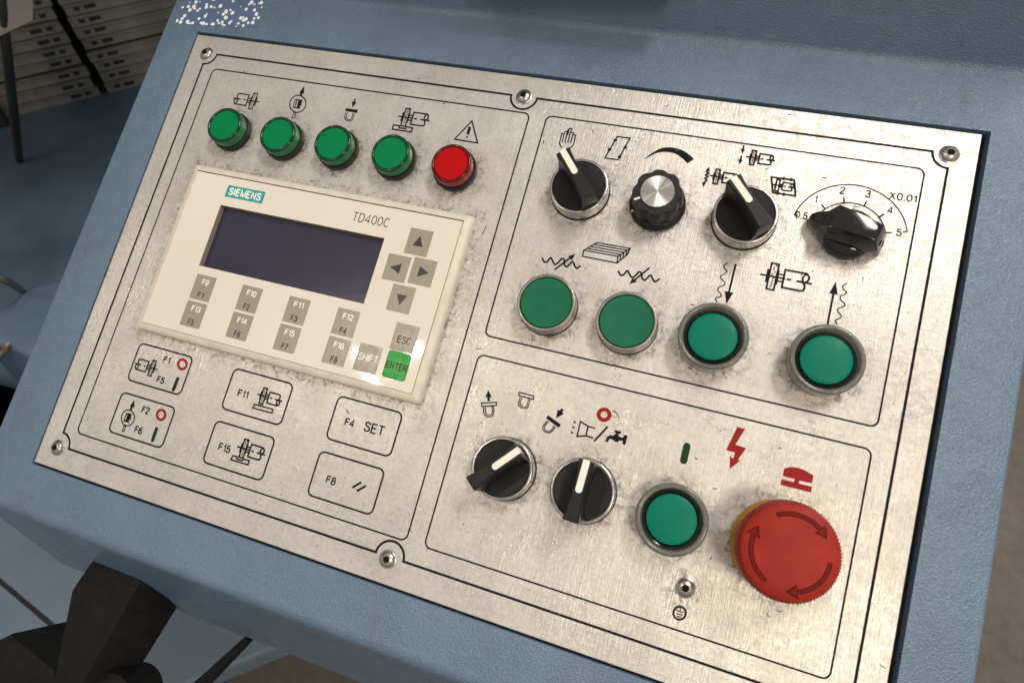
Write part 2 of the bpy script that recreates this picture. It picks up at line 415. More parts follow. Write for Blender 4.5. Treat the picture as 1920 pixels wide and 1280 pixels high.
# ---- lettering drawn with strokes (units: cap height 10)
def _sp(*p): return spline(p, 5)
GL = {'F': (5.6, [[(0, 0), (0, 10), (5.6, 10)], [(0, 5.3), (4.9, 5.3)]]), '1': (3.0, [[(0.2, 7.6), (2.0, 8.7), (2.8, 10), (2.8, 0)]]),
      '2': (6, [_sp((0.1, 7.3), (0.8, 9.3), (3, 10), (5.3, 9.2), (5.8, 7.3), (4.6, 5), (1.5, 2), (0, 0)), [(0, 0), (6, 0)]]),
      '3': (6, [_sp((0.2, 7.8), (1.2, 9.6), (3.1, 10), (5.2, 9), (5.4, 7), (4, 5.6), (2.4, 5.3)), _sp((2.4, 5.3), (4.6, 4.8), (6, 3.1), (5.3, .8), (3, 0), (0.9, .6), (0, 2.3))]),
      '4': (6.4, [[(4.7, 0), (4.7, 10), (0, 2.8), (6.4, 2.8)]]),
      '5': (6, [[(5.5, 10), (1.3, 10), (0.5, 4.9)], _sp((0.5, 4.9), (2.8, 6.3), (5.2, 5.4), (6, 3.2), (5.2, 1), (2.8, 0), (0.8, .6), (0, 2.3))]),
      '6': (6, [_sp((5.6, 8.0), (4.6, 9.6), (2.8, 9.9), (0.9, 8.2), (0.05, 4.6), (0.6, 1.5), (2.6, 0.05), (4.8, .6), (5.9, 2.6), (5.4, 4.9), (3.4, 6), (1.2, 5.1), (0.1, 3.4))]),
      '7': (6, [[(0, 10), (6, 10)], _sp((6, 10), (3.6, 6), (2.2, 0))]),
      '8': (6, [ellipse(3, 7.6, 2.4, 2.4, 20) + [(5.4, 7.6)], ellipse(3, 2.6, 3, 2.6, 20) + [(6, 2.6)]]),
      '0': (6, [ellipse(3, 5, 3, 5, 24) + [(6, 5)]]), '.': (0.9, [[(0.45, -0.6), (0.45, 1.3)]]),
      'S': (6.4, [_sp((6.1, 7.4), (5.2, 9.4), (3.0, 10), (.8, 9.1), (.5, 7.2), (2, 5.8), (4.6, 4.8), (6.4, 3.1), (5.6, .8), (3.2, 0), (1, .6), (0, 2.6))]),
      'E': (5.8, [[(5.8, 10), (0, 10), (0, 0), (5.8, 0)], [(0, 5.2), (5.2, 5.2)]]), 'T': (6.6, [[(0, 10), (6.6, 10)], [(3.3, 10), (3.3, 0)]]),
      'X': (6.6, [[(0.2, 10), (6.4, 0)], [(6.2, 10), (0, 0)]]), 'C': (6.8, [ellipse(3.6, 5, 3.6, 5, 22, 42, 318)]), 'H': (6.4, [[(0, 0), (0, 10)], [(6.4, 0), (6.4, 10)], [(0, 5.2), (6.4, 5.2)]]),
      'I': (0.6, [[(0.3, 0), (0.3, 10)]]), 'N': (6.4, [[(0, 0), (0, 10), (6.4, 0), (6.4, 10)]]), 'M': (8, [[(0, 0), (0, 10), (4, 0.6), (8, 10), (8, 0)]]),
      'R': (6.2, [[(0, 0), (0, 10)], [(0, 10), (3.6, 10)] + _sp((3.6, 10), (5.4, 9.3), (6, 7.5), (5.4, 5.6), (3.6, 4.9))[1:] + [(0, 4.9)], [(3.4, 4.9), (6.2, 0)]]),
      'D': (6.6, [[(0, 0), (0, 10), (2.6, 10)] + _sp((2.6, 10), (5.2, 9.1), (6.6, 5), (5.2, .9), (2.6, 0))[1:] + [(0, 0)]])}
GL['9'] = (6, [[(6 - x, 10 - y) for x, y in GL['6'][1][0]]])
def text(name, parent, s, cx, cy, wd, ht, z, mat, lw=0.5, rz=0.0, label=None, gap=2.5):
    x = 0; strokes = []
    for ch in s:
        w_, ls = GL[ch]
        strokes += [[(x + a, b) for a, b in l] for l in ls]; x += w_ + gap
    x -= gap; kx = (wd - lw) / max(x, 0.1) if x > 4 else (ht - lw) / 10 * 0.8; ky = (ht - lw) / 10
    el = [('l', lw, [((a - x / 2) * kx, (b - 5) * ky) for a, b in l]) for l in strokes]
    return part(name, parent, ink(el, -0.006), mat, key='txt_%s_%s_%.2f_%.2f_%.2f' % (s, mat, wd, ht, lw), loc=(cx, cy, z), rz=rz, label=label)

# ------------------------------------------------------------------ the setting
def struct(name, fn, mat):
    me = mesh_of(name, fn, mat); o = bpy.data.objects.new(name, me); COL.objects.link(o); o['kind'] = 'structure'; return o
struct('floor', box_fn(-6000, 6000, -6000, 6000, -60, 0), 'floor')

# ------------------------------------------------------------------ console: sheet metal housing, face plate, screws
con = thing('control_console', 'blue textured sheet metal control console with a bright metal face plate', 'control console')
DN = Vector((0, -0.5, -0.8660254)); INW = Vector((0, 0.8660254, -0.5))
ZH = 0.4                                            # the painted surface stands slightly above the plate
HX0, HX1, HY0, HY1 = -0.7, 436.2, -270.6, 1.7       # opening for the plate
def housing(bm):
    prof = []                                       # (y, z, normal)
    def add(y, z, ny, nz): prof.append((y, z, Vector((0, ny, nz))))
    upn = (-0.8660254, 0.5)
    cy, cz = 33.0, ZH
    for k in (170, 90, 30): add(cy + 0.5 * k, cz + 0.866 * k, *upn)
    r = 5.0; t = r * math.tan(radians(30))
    c0 = (cy - t, cz + r)                           # concave fillet
    for i in range(7):
        a = radians(-30 - 60 * i / 6)
        add(c0[0] + r * cos(a), c0[1] + r * sin(a), -cos(a), -sin(a))
    add(HY1, ZH, 0, 1); add(HY0, ZH, 0, 1)
    r = 8.0; t = r * math.tan(radians(30)); cyb = -298.0
    c1 = (cyb + t, ZH - r)
    for i in range(9):
        a = radians(90 + 60 * i / 8)
        add(c1[0] + r * cos(a), c1[1] + r * sin(a), cos(a), sin(a))
    e = Vector((0, cyb, ZH)) + DN * 90
    add(e.y, e.z, -0.866, 0.5)
    e2 = e + DN * 1.5 + INW * 1.5; add(e2.y, e2.z, -0.5, -0.866)
    e3 = e2 + INW * 40; add(e3.y, e3.z, -0.5, -0.866)
    def xl(y): return -25.5 - 6.7 * min(1, max(0, (33 - y) / 215))
    def xr(y): return 463.3
    cols = [('L', 0, 60), ('L', 0, 3), ('L', 0.25, 1.4), ('L', 0.9, 0.4), ('L', 2.0, 0), ('A', HX0, 0), ('A', HX1, 0),
            ('R', 2.0, 0), ('R', 0.9, 0.4), ('R', 0.25, 1.4), ('R', 0, 3), ('R', 0, 60)]
    grid = []
    for (y, z, n) in prof:
        row = []
        for k, v, drop in cols:
            x = xl(y) + v if k == 'L' else (xr(y) - v if k == 'R' else v)
            row.append(bm.verts.new(Vector((x, y, z)) - n * drop))
        grid.append(row)
    for i in range(len(grid) - 1):
        for j in range(len(cols) - 1):
            hole = abs(prof[i][0] - HY1) < 1e-6 and abs(prof[i + 1][0] - HY0) < 1e-6 and cols[j][0] == 'A' and cols[j + 1][0] == 'A'
            if hole: continue
            bm.faces.new((grid[i][j], grid[i + 1][j], grid[i + 1][j + 1], grid[i][j + 1]))
    # walls of the opening
    cs = [(HX0, HY0), (HX1, HY0), (HX1, HY1), (HX0, HY1)]
    for a, b in zip(cs, cs[1:] + cs[:1]):
        bm.faces.new([bm.verts.new(p) for p in ((*a, ZH), (*b, ZH), (*b, -6), (*a, -6))])
    bmesh.ops.remove_doubles(bm, verts=bm.verts, dist=0.001)
hs = part('housing', con, housing, 'blue', smooth=40)
part('gasket', con, box_fn(-1.5, 437.5, -271.5, 2.5, -7.5, -5.5), 'black_gap')
part('pedestal', con, lambda bm: hexa(bm, [(60, -220, -900), (380, -220, -900), (380, 20, -760), (60, 20, -760), (60, -285, -62), (380, -285, -62), (380, 0, -62), (60, 0, -62)]), 'blue')
plate = part('faceplate', con, box_fn(0, 433, -269.3, 0, -5.4, 0, 0.35), 'plate')

# frame lines printed on the plate
r = 7.3; xs0, xs1, ys0, ys1, xm = 11.7, 421.6, -257.0, -11.6, 216.6
path = []
path += [(xs0 + r * cos(radians(a)), ys1 + r * sin(radians(a))) for a in range(-90, 1, 10)]
path += [(xm + r * cos(radians(a)), ys1 - 0.4 + r * sin(radians(a))) for a in range(180, 361, 10)]
path += [(xs1 + r * cos(radians(a)), ys1 + r * sin(radians(a))) for a in range(180, 271, 10)]
path += [(xs1 + r * cos(radians(a)), ys0 + r * sin(radians(a))) for a in range(90, 181, 10)]
path += [(xm + r * cos(radians(a)), ys0 + 0.4 + r * sin(radians(a))) for a in range(0, 181, 10)]
path += [(xs0 + r * cos(radians(a)), ys0 + r * sin(radians(a))) for a in range(0, 91, 10)]
part('border_line', plate, ink([('L', 1.15, path)]), 'ink')
for x0, x1, y0, y1 in ((20.2, 222.4, -247.5, -21.2), (231.8, 412.6, -142.1, -20.9), (231.8, 412.3, -247.3, -152.0)):
    part('frame_line', plate, ink([('L', 0.8, rrect(x0, x1, y0, y1, 3.2))]), 'ink')
FB = {'F1': (39.6, 75.5, -212.2, -190.9), 'F2': (39.6, 75.7, -241.5, -219.3), 'F11': (102.4, 139.1, -212.5, -190.4),
      'F15': (102.2, 138.8, -241.6, -219.3), 'F4': (165.9, 202.2, -212.0, -189.8), 'F8': (165.4, 201.7, -241.0, -218.7)}
for k, (x0, x1, y0, y1) in FB.items():
    part('legend_box', plate, ink([('L', 0.9, rrect(x0, x1, y0, y1, 3.0))]), 'ink')

# ---- symbols
def wheel(zf, top, bot, mirror=False, flip=False, dots=True, k=1.0, lw=0.7, motor=True):
    (a, b) = zf(top, bot); cx, cy = (a[0] + b[0]) / 2, (a[1] + b[1]) / 2
    s = math.dist(a, b) / 12.6; mx = -1 if mirror else 1; fy = -1 if flip else 1
    T = lambda pts: [(cx + mx * s * x, cy + s * y) for x, y in pts]
    TF = lambda pts: [(cx + mx * s * x, cy + fy * s * y) for x, y in pts]
    lw = lw * (0.45 + 0.55 * s)
    e = [('L', lw, T([(-1.6, -6.2), (1.6, -6.2), (1.6, 6.2), (-1.6, 6.2)])),
         ('f', T([(-2.9, -3.2), (-1.7, -3.2), (-1.7, 3.2), (-2.9, 3.2)])), ('f', T([(1.7, -3.5), (2.5, -3.5), (2.5, 3.5), (1.7, 3.5)])),
         ('l', lw, T([(-5.4, 0), (5.4, 0)])), ('l', lw * 0.9, T([(2.5, 1.7), (4.7, 1.7)])), ('l', lw * 0.9, T([(2.5, -1.6), (4.7, -1.6)]))]
    if dots:
        rd = random.Random(3)
        for i in range(11):
            y = -5.2 + i * 1.02
            x = rd.uniform(-0.7, 0.4); e.append(('l', lw * 0.6, T([(x, y), (x + 0.55, y + 0.6)])))
    if motor:
        e += [('l', lw, TF([(14.2, 4.2), (4.7, 4.2), (4.7, -4.2), (12.6, -4.2)])),
              ('s', lw, TF([(12.6, -4.2), (13.9, -3.6), (14.0, -1.6), (12.9, 0.4), (12.7, 2.4), (14.0, 4.2)])),
              ('s', lw, TF([(14.0, 4.2), (15.2, 2.6), (14.8, 0.8), (13.3, -0.2)])),
              ('l', lw, T([(10.3, 0), (16.8, 0)])), ('l', lw, T([(6.1, 0), (8.0, 0)]))]
    return e
def arrow(zf, tail, tip, w_mm, head_w, head_l):
    (a, b) = zf(tail, tip); a, b = Vector(a), Vector(b); d = (b - a).normalized(); n = Vector((-d.y, d.x)); c = b - d * head_l
    return [('f', [tuple(a + n * w_mm / 2), tuple(a - n * w_mm / 2), tuple(c - n * w_mm / 2), tuple(c - n * head_w / 2), tuple(b), tuple(c + n * head_w / 2), tuple(c + n * w_mm / 2)])]
def sym(elements, mat='ink', label=None): return part('symbol', plate, ink(elements, k=1.25 if mat == 'ink' else 1.0), mat, label=label)

z = zoomer(420, 150, 7.385)
sym(wheel(z, (440, 185), (365, 405), mirror=True, flip=True, lw=0.6))
sym([('L', 0.55, z(*[(1022 + 112 * cos(radians(a)) + 6 * sin(radians(a)), 333 - 118 * sin(radians(a))) for a in range(0, 360, 12)])),
     ('f', z((1078, 222), (1048, 215), (1058, 185), (1045, 178), (1113, 85), (1108, 190), (1090, 188))),
     ('L', 0.45, z((985, 275), (1010, 275), (985, 382), (958, 378))), ('f', z((1030, 285), (1085, 290), (1070, 300), (1082, 310), (1068, 340), (1075, 350), (1050, 365), (1060, 380), (1005, 385))),
     ('l', 0.5, z((985, 272), (1088, 286))), ('l', 0.5, z((958, 380), (1052, 394))), ('L', 0.4, z((968, 452), (998, 456), (975, 532), (942, 528)))])
sym([('f', z((1690, 392), (1855, 415), (1842, 460), (1678, 432)))] + arrow(z, (1818, 262), (1778, 385), 1.0, 3.0, 3.6) +
    [('s', 0.4, z((1690, 448), (1672, 520), (1690, 560), (1730, 570), (1775, 558), (1808, 465))), ('s', 0.4, z((1712, 452), (1692, 515), (1705, 545), (1732, 552), (1762, 540), (1788, 462)))])
z = zoomer(720, 190, 9.6)
sym(wheel(z, (435, 130), (345, 452)) + [('L', 0.6, z((172, 428), (282, 443), (272, 480), (392, 495), (402, 462), (515, 480), (493, 555), (152, 505)))])
sym([('L', 0.65, z((1582, 355), (1685, 752), (1270, 685))), ('l', 1.3, z((1546, 462), (1508, 600))), ('f', z(*[(1493 + 17 * cos(radians(a)), 645 + 21 * sin(radians(a))) for a in range(0, 360, 30)]))])
# legends in the six function boxes
z = zoomer(230, 640, 11.633)
sym(wheel(z, (700, 412), (585, 750), mirror=True, flip=True, lw=0.75))
z4 = zoomer(190, 730, 10.667)
sym([('L', 0.55, z4(*[(533 + 130 * cos(radians(a)) + 8 * sin(radians(a)), 565 - 158 * sin(radians(a))) for a in range(0, 360, 12)])),
     ('f', z4((610, 412), (568, 402), (588, 340), (575, 325), (665, 205), (662, 352), (632, 352))),
     ('L', 0.5, z4((505, 480), (535, 485), (495, 625), (455, 620))), ('f', z4((545, 490), (605, 505), (585, 530), (605, 545), (580, 600), (560, 610), (545, 640), (495, 630))),
     ('l', 0.5, z4((503, 475), (618, 503))), ('l', 0.5, z4((445, 622), (565, 660))), ('L', 0.45, z4((455, 728), (490, 735), (455, 838), (420, 828)))])
for zz, c, ro, ri in ((z, (1303, 497), (118, 135), None), (z4, (1197, 506), (106, 125), None)):
    sym([('L', 1.45, zz(*[(c[0] + ro[0] * 0.78 * cos(radians(a)), c[1] + ro[1] * 0.78 * sin(radians(a))) for a in range(0, 360, 12)]))], 'ink_red', 'red ring meaning off')
def capsule(zz, a, b, w_mm):
    (a, b) = zz(a, b); a, b = Vector(a), Vector(b); d = (b - a).normalized(); n = Vector((-d.y, d.x)); out = []
    for c, s in ((b, 1), (a, -1)):
        for i in range(9):
            t = pi / 2 - pi * i / 8; out.append(tuple(c + d * s * cos(t) * w_mm / 2 + n * s * sin(t) * w_mm / 2))
    return [('f', out)]
sym(capsule(z, (1203, 812), (1107, 1050), 2.1), 'ink_green', 'green bar meaning on')
sym(capsule(z4, (1105, 785), (1025, 1010), 2.1), 'ink_green', 'green bar meaning on')
z5 = zoomer(370, 680, 5.563)
sym(wheel(z5, (715, 262), (662, 430), flip=True, lw=0.8) + [('L', 0.6, z5((597, 432), (790, 485), (778, 522), (580, 470)))])
sym(wheel(z5, (515, 797), (458, 990), lw=0.8) + [('L', 0.6, z5((372, 967), (420, 980), (412, 1003), (472, 1020), (482, 1003), (543, 1018), (530, 1062), (350, 1008)))])
z6 = zoomer(560, 730, 5.333)
sym([('l', 0.9, z6((537, 978), (628, 925))), ('l', 0.9, z6((582, 1014), (674, 961)))])
def ptxt(s, zz, p, wd, ht, bold=0.72): 
    c = zz(p)[0]; return text('lettering', plate, s, c[0], c[1], wd, ht, 0.08, 'ink', bold)
ptxt('F1', z, (968, 405), 4.6, 3.8); ptxt('F5', z, (832, 840), 5.0, 3.8)
ptxt('F2', z4, (890, 412), 5.0, 3.9); ptxt('F6', z4, (745, 812), 5.0, 3.9)
ptxt('F11', z5, (478, 325), 6.6, 4.0); ptxt('F15', z5, (285, 888), 7.4, 4.1)
ptxt('F4', z6, (512, 332), 5.4, 4.0); ptxt('SET', z6, (757, 392), 11.4, 5.2, 0.8); ptxt('F8', z6, (325, 908), 5.4, 4.1)
# upper right field
z = zoomer(1010, 220, 6.095)
sym([('l', 0.5, z((262, 345), (236, 300), (265, 185), (292, 190), (270, 283))), ('l', 0.5, z((292, 188), (305, 163), (328, 165), (300, 288))), ('l', 0.5, z((326, 163), (352, 128), (382, 133), (360, 180), (333, 293))),
     ('l', 0.5, z((360, 172), (398, 180), (362, 298))), ('l', 0.5, z((395, 200), (424, 206), (395, 320), (355, 358))), ('l', 0.5, z((352, 128), (330, 205)))])
def loop_arrows(zz, corners, marks, lw, hw, hl):
    e = [('L', lw, zz(*corners))]
    for tail, tip in marks: e += arrow(zz, tail, tip, lw, hw, hl)
    return e
sym(loop_arrows(z, [(898, 222), (1045, 240), (905, 488), (757, 465)], [((885, 250), (852, 300)), ((820, 350), (790, 408)), ((985, 360), (1003, 305)), ((915, 470), (942, 415))], 0.6, 2.3, 2.6))
z = zoomer(1150, 260, 7.111)
up = spline(z((413, 272), (520, 190), (640, 130), (770, 118), (900, 148), (1000, 205), (1075, 275)))
lo = spline(z((988, 332), (920, 265), (820, 200), (700, 178), (580, 195), (480, 242), (425, 275)))
sym([('f', up + lo)])
z = zoomer(1280, 180, 3.2)
sym(wheel(zoomer(1320, 260, 9.145), (247, 525), (188, 778), lw=0.85) + arrow(z, (150, 450), (160, 424), 0.3, 2.0, 2.6) + arrow(z, (130, 515), (123, 548), 0.3, 2.0, 2.6) +
    [('s', 0.6, z((150, 448), (143, 457), (157, 466), (137, 476), (152, 486), (133, 496), (147, 506), (130, 516)))])
z = zoomer(1320, 260, 9.145)
sym(wheel(z, (870, 205), (810, 452), lw=0.85) + arrow(z, (685, 118), (652, 265), 0.8, 2.0, 2.6) + arrow(z, (642, 297), (607, 447), 0.8, 2.0, 2.6))
sym(wheel(z, (1283, 705), (1240, 900), lw=0.9, dots=False) + loop_arrows(z, [(1155, 660), (1550, 712), (1570, 985), (1180, 925)], [((1340, 685), (1290, 678)), ((1470, 702), (1420, 695)), ((1280, 940), (1335, 950)), ((1390, 958), (1445, 965))], 0.7, 2.0, 2.4))
c = PTR
A1, A0 = 167, 15
e = [('l', 0.5, ellipse(c[0], c[1], 24.9, 24.9, 40, A1, A0)), ('l', 0.5, ellipse(c[0], c[1], 15.9, 15.9, 30, 150, A0))]
for a in (A1, 137, 105, 74, 44, A0):
    e.append(('l', 0.55, [(c[0] + q * cos(radians(a)), c[1] + q * sin(radians(a))) for q in (15.7, 18.6)]))
for a in (A1, A0): e.append(('l', 0.5, [(c[0] + q * cos(radians(a)), c[1] + q * sin(radians(a))) for q in (23.2, 25.1)]))
sym(e)
for s_, x_, y_, w_ in (('0.5', 364.9, -52.6, 5.6), ('1', 369.7, -43.6, 1.3), ('2', 380.1, -37.2, 2.5), ('3', 391.1, -37.0, 2.5), ('4', 401.6, -43.1, 2.6), ('5', 406.8, -53.1, 2.5), ('X0.01', 405.8, -36.0, 11.6)):
    text('lettering', plate, s_, x_, y_, w_, 3.7, 0.08, 'ink', 0.6)
z = zoomer(1000, 440, 7.385)
sym([('s', 0.75, z((122, 320), (150, 375), (190, 375), (240, 320), (268, 365), (300, 412), (345, 385), (395, 332), (430, 355), (430, 415), (465, 445), (510, 400), (545, 375), (570, 420), (600, 465), (655, 428)))] + arrow(z, (292, 487), (582, 268), 0.9, 2.9, 3.4))
sym([('s', 0.75, z((1175, 500), (1205, 555), (1245, 555), (1300, 500), (1330, 545), (1365, 592), (1410, 570), (1465, 515), (1500, 540), (1505, 600), (1545, 630), (1590, 585), (1625, 560), (1650, 605), (1685, 650), (1752, 608)))] + arrow(z, (1610, 458), (1328, 685), 0.9, 2.9, 3.4))
sym([('L', 0.55, z((878, 110), (1340, 190), (1170, 300), (702, 215))), ('l', 0.55, z((702, 215), (678, 300), (1160, 392), (1170, 300))), ('l', 0.55, z((1160, 392), (1310, 268), (1338, 190)))] +
    [('l', 0.5, z((702 + 176 * t, 215 - 105 * t), (1170 + 170 * t, 300 - 110 * t), (1160 + 150 * t + 8 * t, 392 - 124 * t))) for t in (0.24, 0.5, 0.76)])
z = zoomer(1320, 480, 6.4)
sym(arrow(z, (380, 97), (267, 575), 0.95, 3.9, 6.0) + [('s', 0.45, z((285, 82), (240, 115), (250, 155), (278, 185), (235, 220), (198, 245), (220, 290), (255, 320), (235, 352), (180, 375), (165, 410), (205, 460), (190, 490), (145, 500), (140, 530), (160, 550)))])
sym(arrow(z, (1480, 830), (1582, 305), 0.95, 3.6, 6.0) + [('s', 0.45, z((1712, 328), (1668, 360), (1670, 395), (1708, 432), (1690, 462), (1640, 480), (1640, 525), (1690, 575), (1670, 608), (1610, 630), (1605, 665), (1648, 715), (1630, 745), (1585, 765), (1580, 790), (1600, 820)))])
sym(wheel(z, (858, 90), (790, 403)))
# lower right field
z = zoomer(860, 720, 5.333)
def clamp(zz, plate_pts, u_out, u_in, fill): 
    return ([('f', zz(*plate_pts))] if fill else [('L', 0.5, zz(*plate_pts))]) + [('s', 0.42, zz(*u_out)), ('s', 0.42, zz(*u_in))]
sym(clamp(z, [(230, 188), (377, 180), (377, 212), (232, 223)], [(250, 230), (252, 290), (275, 322), (300, 327), (335, 320), (352, 285), (350, 222)], [(267, 230), (270, 285), (285, 305), (300, 310), (325, 303), (337, 280), (335, 222)], False) + arrow(z, (300, 168), (297, 58), 1.2, 3.2, 3.6))
sym(clamp(z, [(605, 80), (753, 120), (745, 152), (600, 112)], [(615, 128), (598, 195), (610, 225), (645, 240), (690, 232), (712, 152)], [(632, 135), (614, 195), (625, 215), (650, 225), (680, 218), (697, 150)], False))
z = zoomer(1000, 740, 4.925)
sym(clamp(z, [(135, 187), (255, 273), (235, 303), (117, 217)], [(128, 238), (90, 290), (95, 330), (140, 352), (180, 330), (205, 288)], [(142, 245), (104, 292), (110, 325), (140, 338), (168, 322), (192, 285)], True) + arrow(z, (272, 130), (208, 217), 1.4, 3.7, 4.0))
sym([('L', 1.9, z(*[(653 + 50 * cos(radians(a)), 183 + 49 * sin(radians(a))) for a in range(0, 360, 12)]))], 'ink_red', 'red ring meaning off')
sym([('f', z((375, 235), (402, 258), (370, 262))), ('f', z((362, 283), (388, 303), (358, 312))), ('f', z((350, 333), (377, 353), (343, 360))),
     ('L', 0.6, z((437, 245), (505, 290), (487, 378), (403, 383))), ('l', 0.6, z((505, 290), (573, 308))), ('l', 0.6, z((487, 378), (553, 398))), ('l', 0.75, z((687, 293), (560, 428)))])
sym([('f', z((664, 430), (680, 385), (715, 368), (735, 375), (755, 362), (765, 352), (748, 345), (753, 322), (812, 338), (805, 360), (787, 358), (785, 372), (800, 388), (828, 395), (836, 368), (872, 375), (850, 462), (820, 455), (826, 425), (795, 420), (780, 435), (750, 432), (735, 412), (712, 405), (697, 415), (690, 440)))])
z = zoomer(1250, 790, 6.4)
sym(capsule(z, (243, 295), (204, 468), 3.2), 'ink_green', 'green bar meaning on')
sym([('f', z((848, 65), (942, 88), (825, 275), (955, 318), (852, 462), (892, 462), (758, 568), (757, 405), (797, 447), (822, 373), (712, 342)))], 'ink_red', 'red lightning bolt')
sym([('f', spline(z((1410, 560), (1480, 547), (1560, 550), (1660, 585), (1762, 647))) + z((1745, 740), (1590, 707), (1583, 742), (1745, 780), (1730, 850), (1363, 757), (1378, 688), (1527, 725), (1535, 690), (1393, 652)))], 'ink_red', 'red mushroom button symbol')
z = zoomer(1170, 890, 4.41)
sym([('L', 0.75, z(*[(460 + 51 * cos(radians(a)), 1140 + 54 * sin(radians(a))) for a in range(0, 360, 12)]))])
sym([('l', 0.45, z((468, 1094), (461, 1126))), ('l', 0.5, z((429, 1118), (492, 1136))), ('l', 0.5, z((430, 1141), (484, 1157))), ('l', 0.5, z((434, 1164), (472, 1175)))], 'ink_maroon')
# scattered swarf and fluff lying on the plate
def specks(bm):
    rd = random.Random(11); zz = 0.09
    for (px, py, l) in ((908, 432, 6), (1019, 266, 2.2), (1111, 247, 2.5), (1251, 199, 1.8), (1546, 334, 2.2), (1438, 317, 1.6), (1437, 338, 1.4), (1503, 513, 2.2), (1617, 523, 2.4),
                        (1298, 572, 1.6), (1442, 663, 1.6), (1156, 776, 4.5), (1150, 779, 3.5), (1153, 774, 3.0), (481, 320, 3.2), (585, 341, 2.2), (898, 653, 2.6), (459, 135, 1.4), (832, 194, 1.4), (785, 148, 1.4), (1305, 859, 1.2), (1462, 840, 1.2),
                        (1461, 1144, 2.0), (1441, 1153, 2.2), (1340, 915, 1.8), (1333, 1046, 1.6), (800, 1026, 2.0), (1655, 1248, 2.4), (652, 772, 2), (1203, 586, 1.6), (1480, 215, 1.2)):
        c = P(px, py); a = rd.uniform(0, pi); pts = [(c.x - cos(a) * l / 2, c.y - sin(a) * l / 2), (c.x + rd.uniform(-.3, .3) * l, c.y + rd.uniform(-.2, .2) * l), (c.x + cos(a) * l / 2, c.y + sin(a) * l / 2)]
        ribbon(bm, spline(pts, 4), rd.uniform(0.25, 0.5), zz); zz += 0.004
    for i in range(230):
        x, y = rd.uniform(3, 430), rd.uniform(-267, -3); a = rd.uniform(0, pi); l = rd.uniform(0.25, 0.9)
        ribbon(bm, [(x, y), (x + cos(a) * l, y + sin(a) * l)], rd.uniform(0.12, 0.35), zz); zz += 0.0002
part('dirt_specks', plate, specks, 'socket_dark', kind='stuff')

# ---- button head screws
def screw_head(bm):
    lathe([(4.4, 0.0), (4.4, 0.25), (3.9, 0.4)] + [(3.75 * cos(radians(a)), 0.5 + 1.9 * sin(radians(a))) for a in range(0, 66, 11)] + [(1.35, 2.28), (1.25, 0.9), (0, 0.9)], 40)(bm)
for i, (x, y) in enumerate(((11.8, -12.3), (216.5, -12.2), (421.2, -12.0), (11.8, -258.2), (216.2, -257.8), (421.2, -258.0), (350.5, -229.4))):
    s_ = part('screw', con, screw_head, 'steel_screw', key='screw_head', smooth=40, loc=(x, y, 0.0), rz=i * 0.7)
    part('hex_socket', s_, prism([(1.7 * cos(pi / 3 * k), 1.7 * sin(pi / 3 * k)) for k in range(6)], 0.92, 2.36), 'socket_dark', key='hex_socket')
# worn sticker above the plate
q = [P(330, 45), P(483, 54), P(500, -20), P(352, -34)]
st = part('sticker', con, lambda bm: hexa(bm, [(p.x, p.y, ZH + 0.02) for p in q] + [(p.x, p.y, ZH + 0.12) for p in q]), 'sticker', label='worn label with flaking white print')

# ------------------------------------------------------------------ text display
td = thing('text_display', 'cream operator text display with dark screen and grey membrane keys', 'display', 123.0, -133.7)
DX, DY = 123.0, -133.7
def frame_fn(bm):
    # ring: outer foot, sloped side, rounded top edge, flat to the membrane pocket
    W2, H2 = 87.3, 50.3; iw, ih = 83.0, 46.2
    prof = [(0, 0), (0, 2.2), (0.4, 3.6), (1.4, 4.5), (4.1, 5.3), (4.3, 5.3), (4.3, 4.4)]
    rings = []
    for ins, zz in prof:
        x, y = W2 - ins, H2 - ins * (50.3 - 46.2) / 4.3
        rr = max(0.3, 2.2 - ins * 0.5)
        rings.append([bm.verts.new((px_, py_, zz)) for px_, py_ in rrect(-x, x, -y, y, rr, 4)])
    for A, B in zip(rings, rings[1:]):
        n = len(A)
        for i in range(n): bm.faces.new((A[i], A[(i + 1) % n], B[(i + 1) % n], B[i]))
    bmesh.ops.recalc_face_normals(bm, faces=bm.faces)
part('frame', td, frame_fn, 'cream_frame', smooth=35)
part('seam', td, box_fn(-83.1, 83.1, -46.3, 46.3, 3.9, 4.45), 'black_gap')
SX0, SX1, SY0, SY1 = 63.1 - DX, 166.2 - DX, -141.5 - DY, -105.1 - DY
def memb_fn(bm):
    x0, x1, y0, y1 = -82.8, 82.55, -45.95, 45.55
    g = [[bm.verts.new((x, y, 5.25)) for x in (x0, SX0, SX1, x1)] for y in (y0, SY0, SY1, y1)]
    for j in range(3):
        for i in range(3):
            if i == 1 and j == 1: continue
            bm.faces.new((g[j][i], g[j][i + 1], g[j + 1][i + 1], g[j + 1][i]))
    lo = [bm.verts.new((x, y, 4.45)) for x, y in ((x0, y0), (x1, y0), (x1, y1), (x0, y1))]
    hi = [g[0][0], g[0][3], g[3][3], g[3][0]]
    chain = [[g[0][0], g[0][1], g[0][2], g[0][3]], [g[0][3], g[1][3], g[2][3], g[3][3]], [g[3][3], g[3][2], g[3][1], g[3][0]], [g[3][0], g[2][0], g[1][0], g[0][0]]]
    for k in range(4): bm.faces.new([lo[k], lo[(k + 1) % 4]] + chain[k][::-1])
    bmesh.ops.recalc_face_normals(bm, faces=bm.faces)
mb = part('membrane', td, memb_fn, 'membrane')
def wall_fn(bm):
    c = [(SX0, SY0), (SX1, SY0), (SX1, SY1), (SX0, SY1)]
    for a, b in zip(c, c[1:] + c[:1]): bm.faces.new([bm.verts.new(p) for p in ((*a, 5.24), (*b, 5.24), (*b, 1.7), (*a, 1.7))])
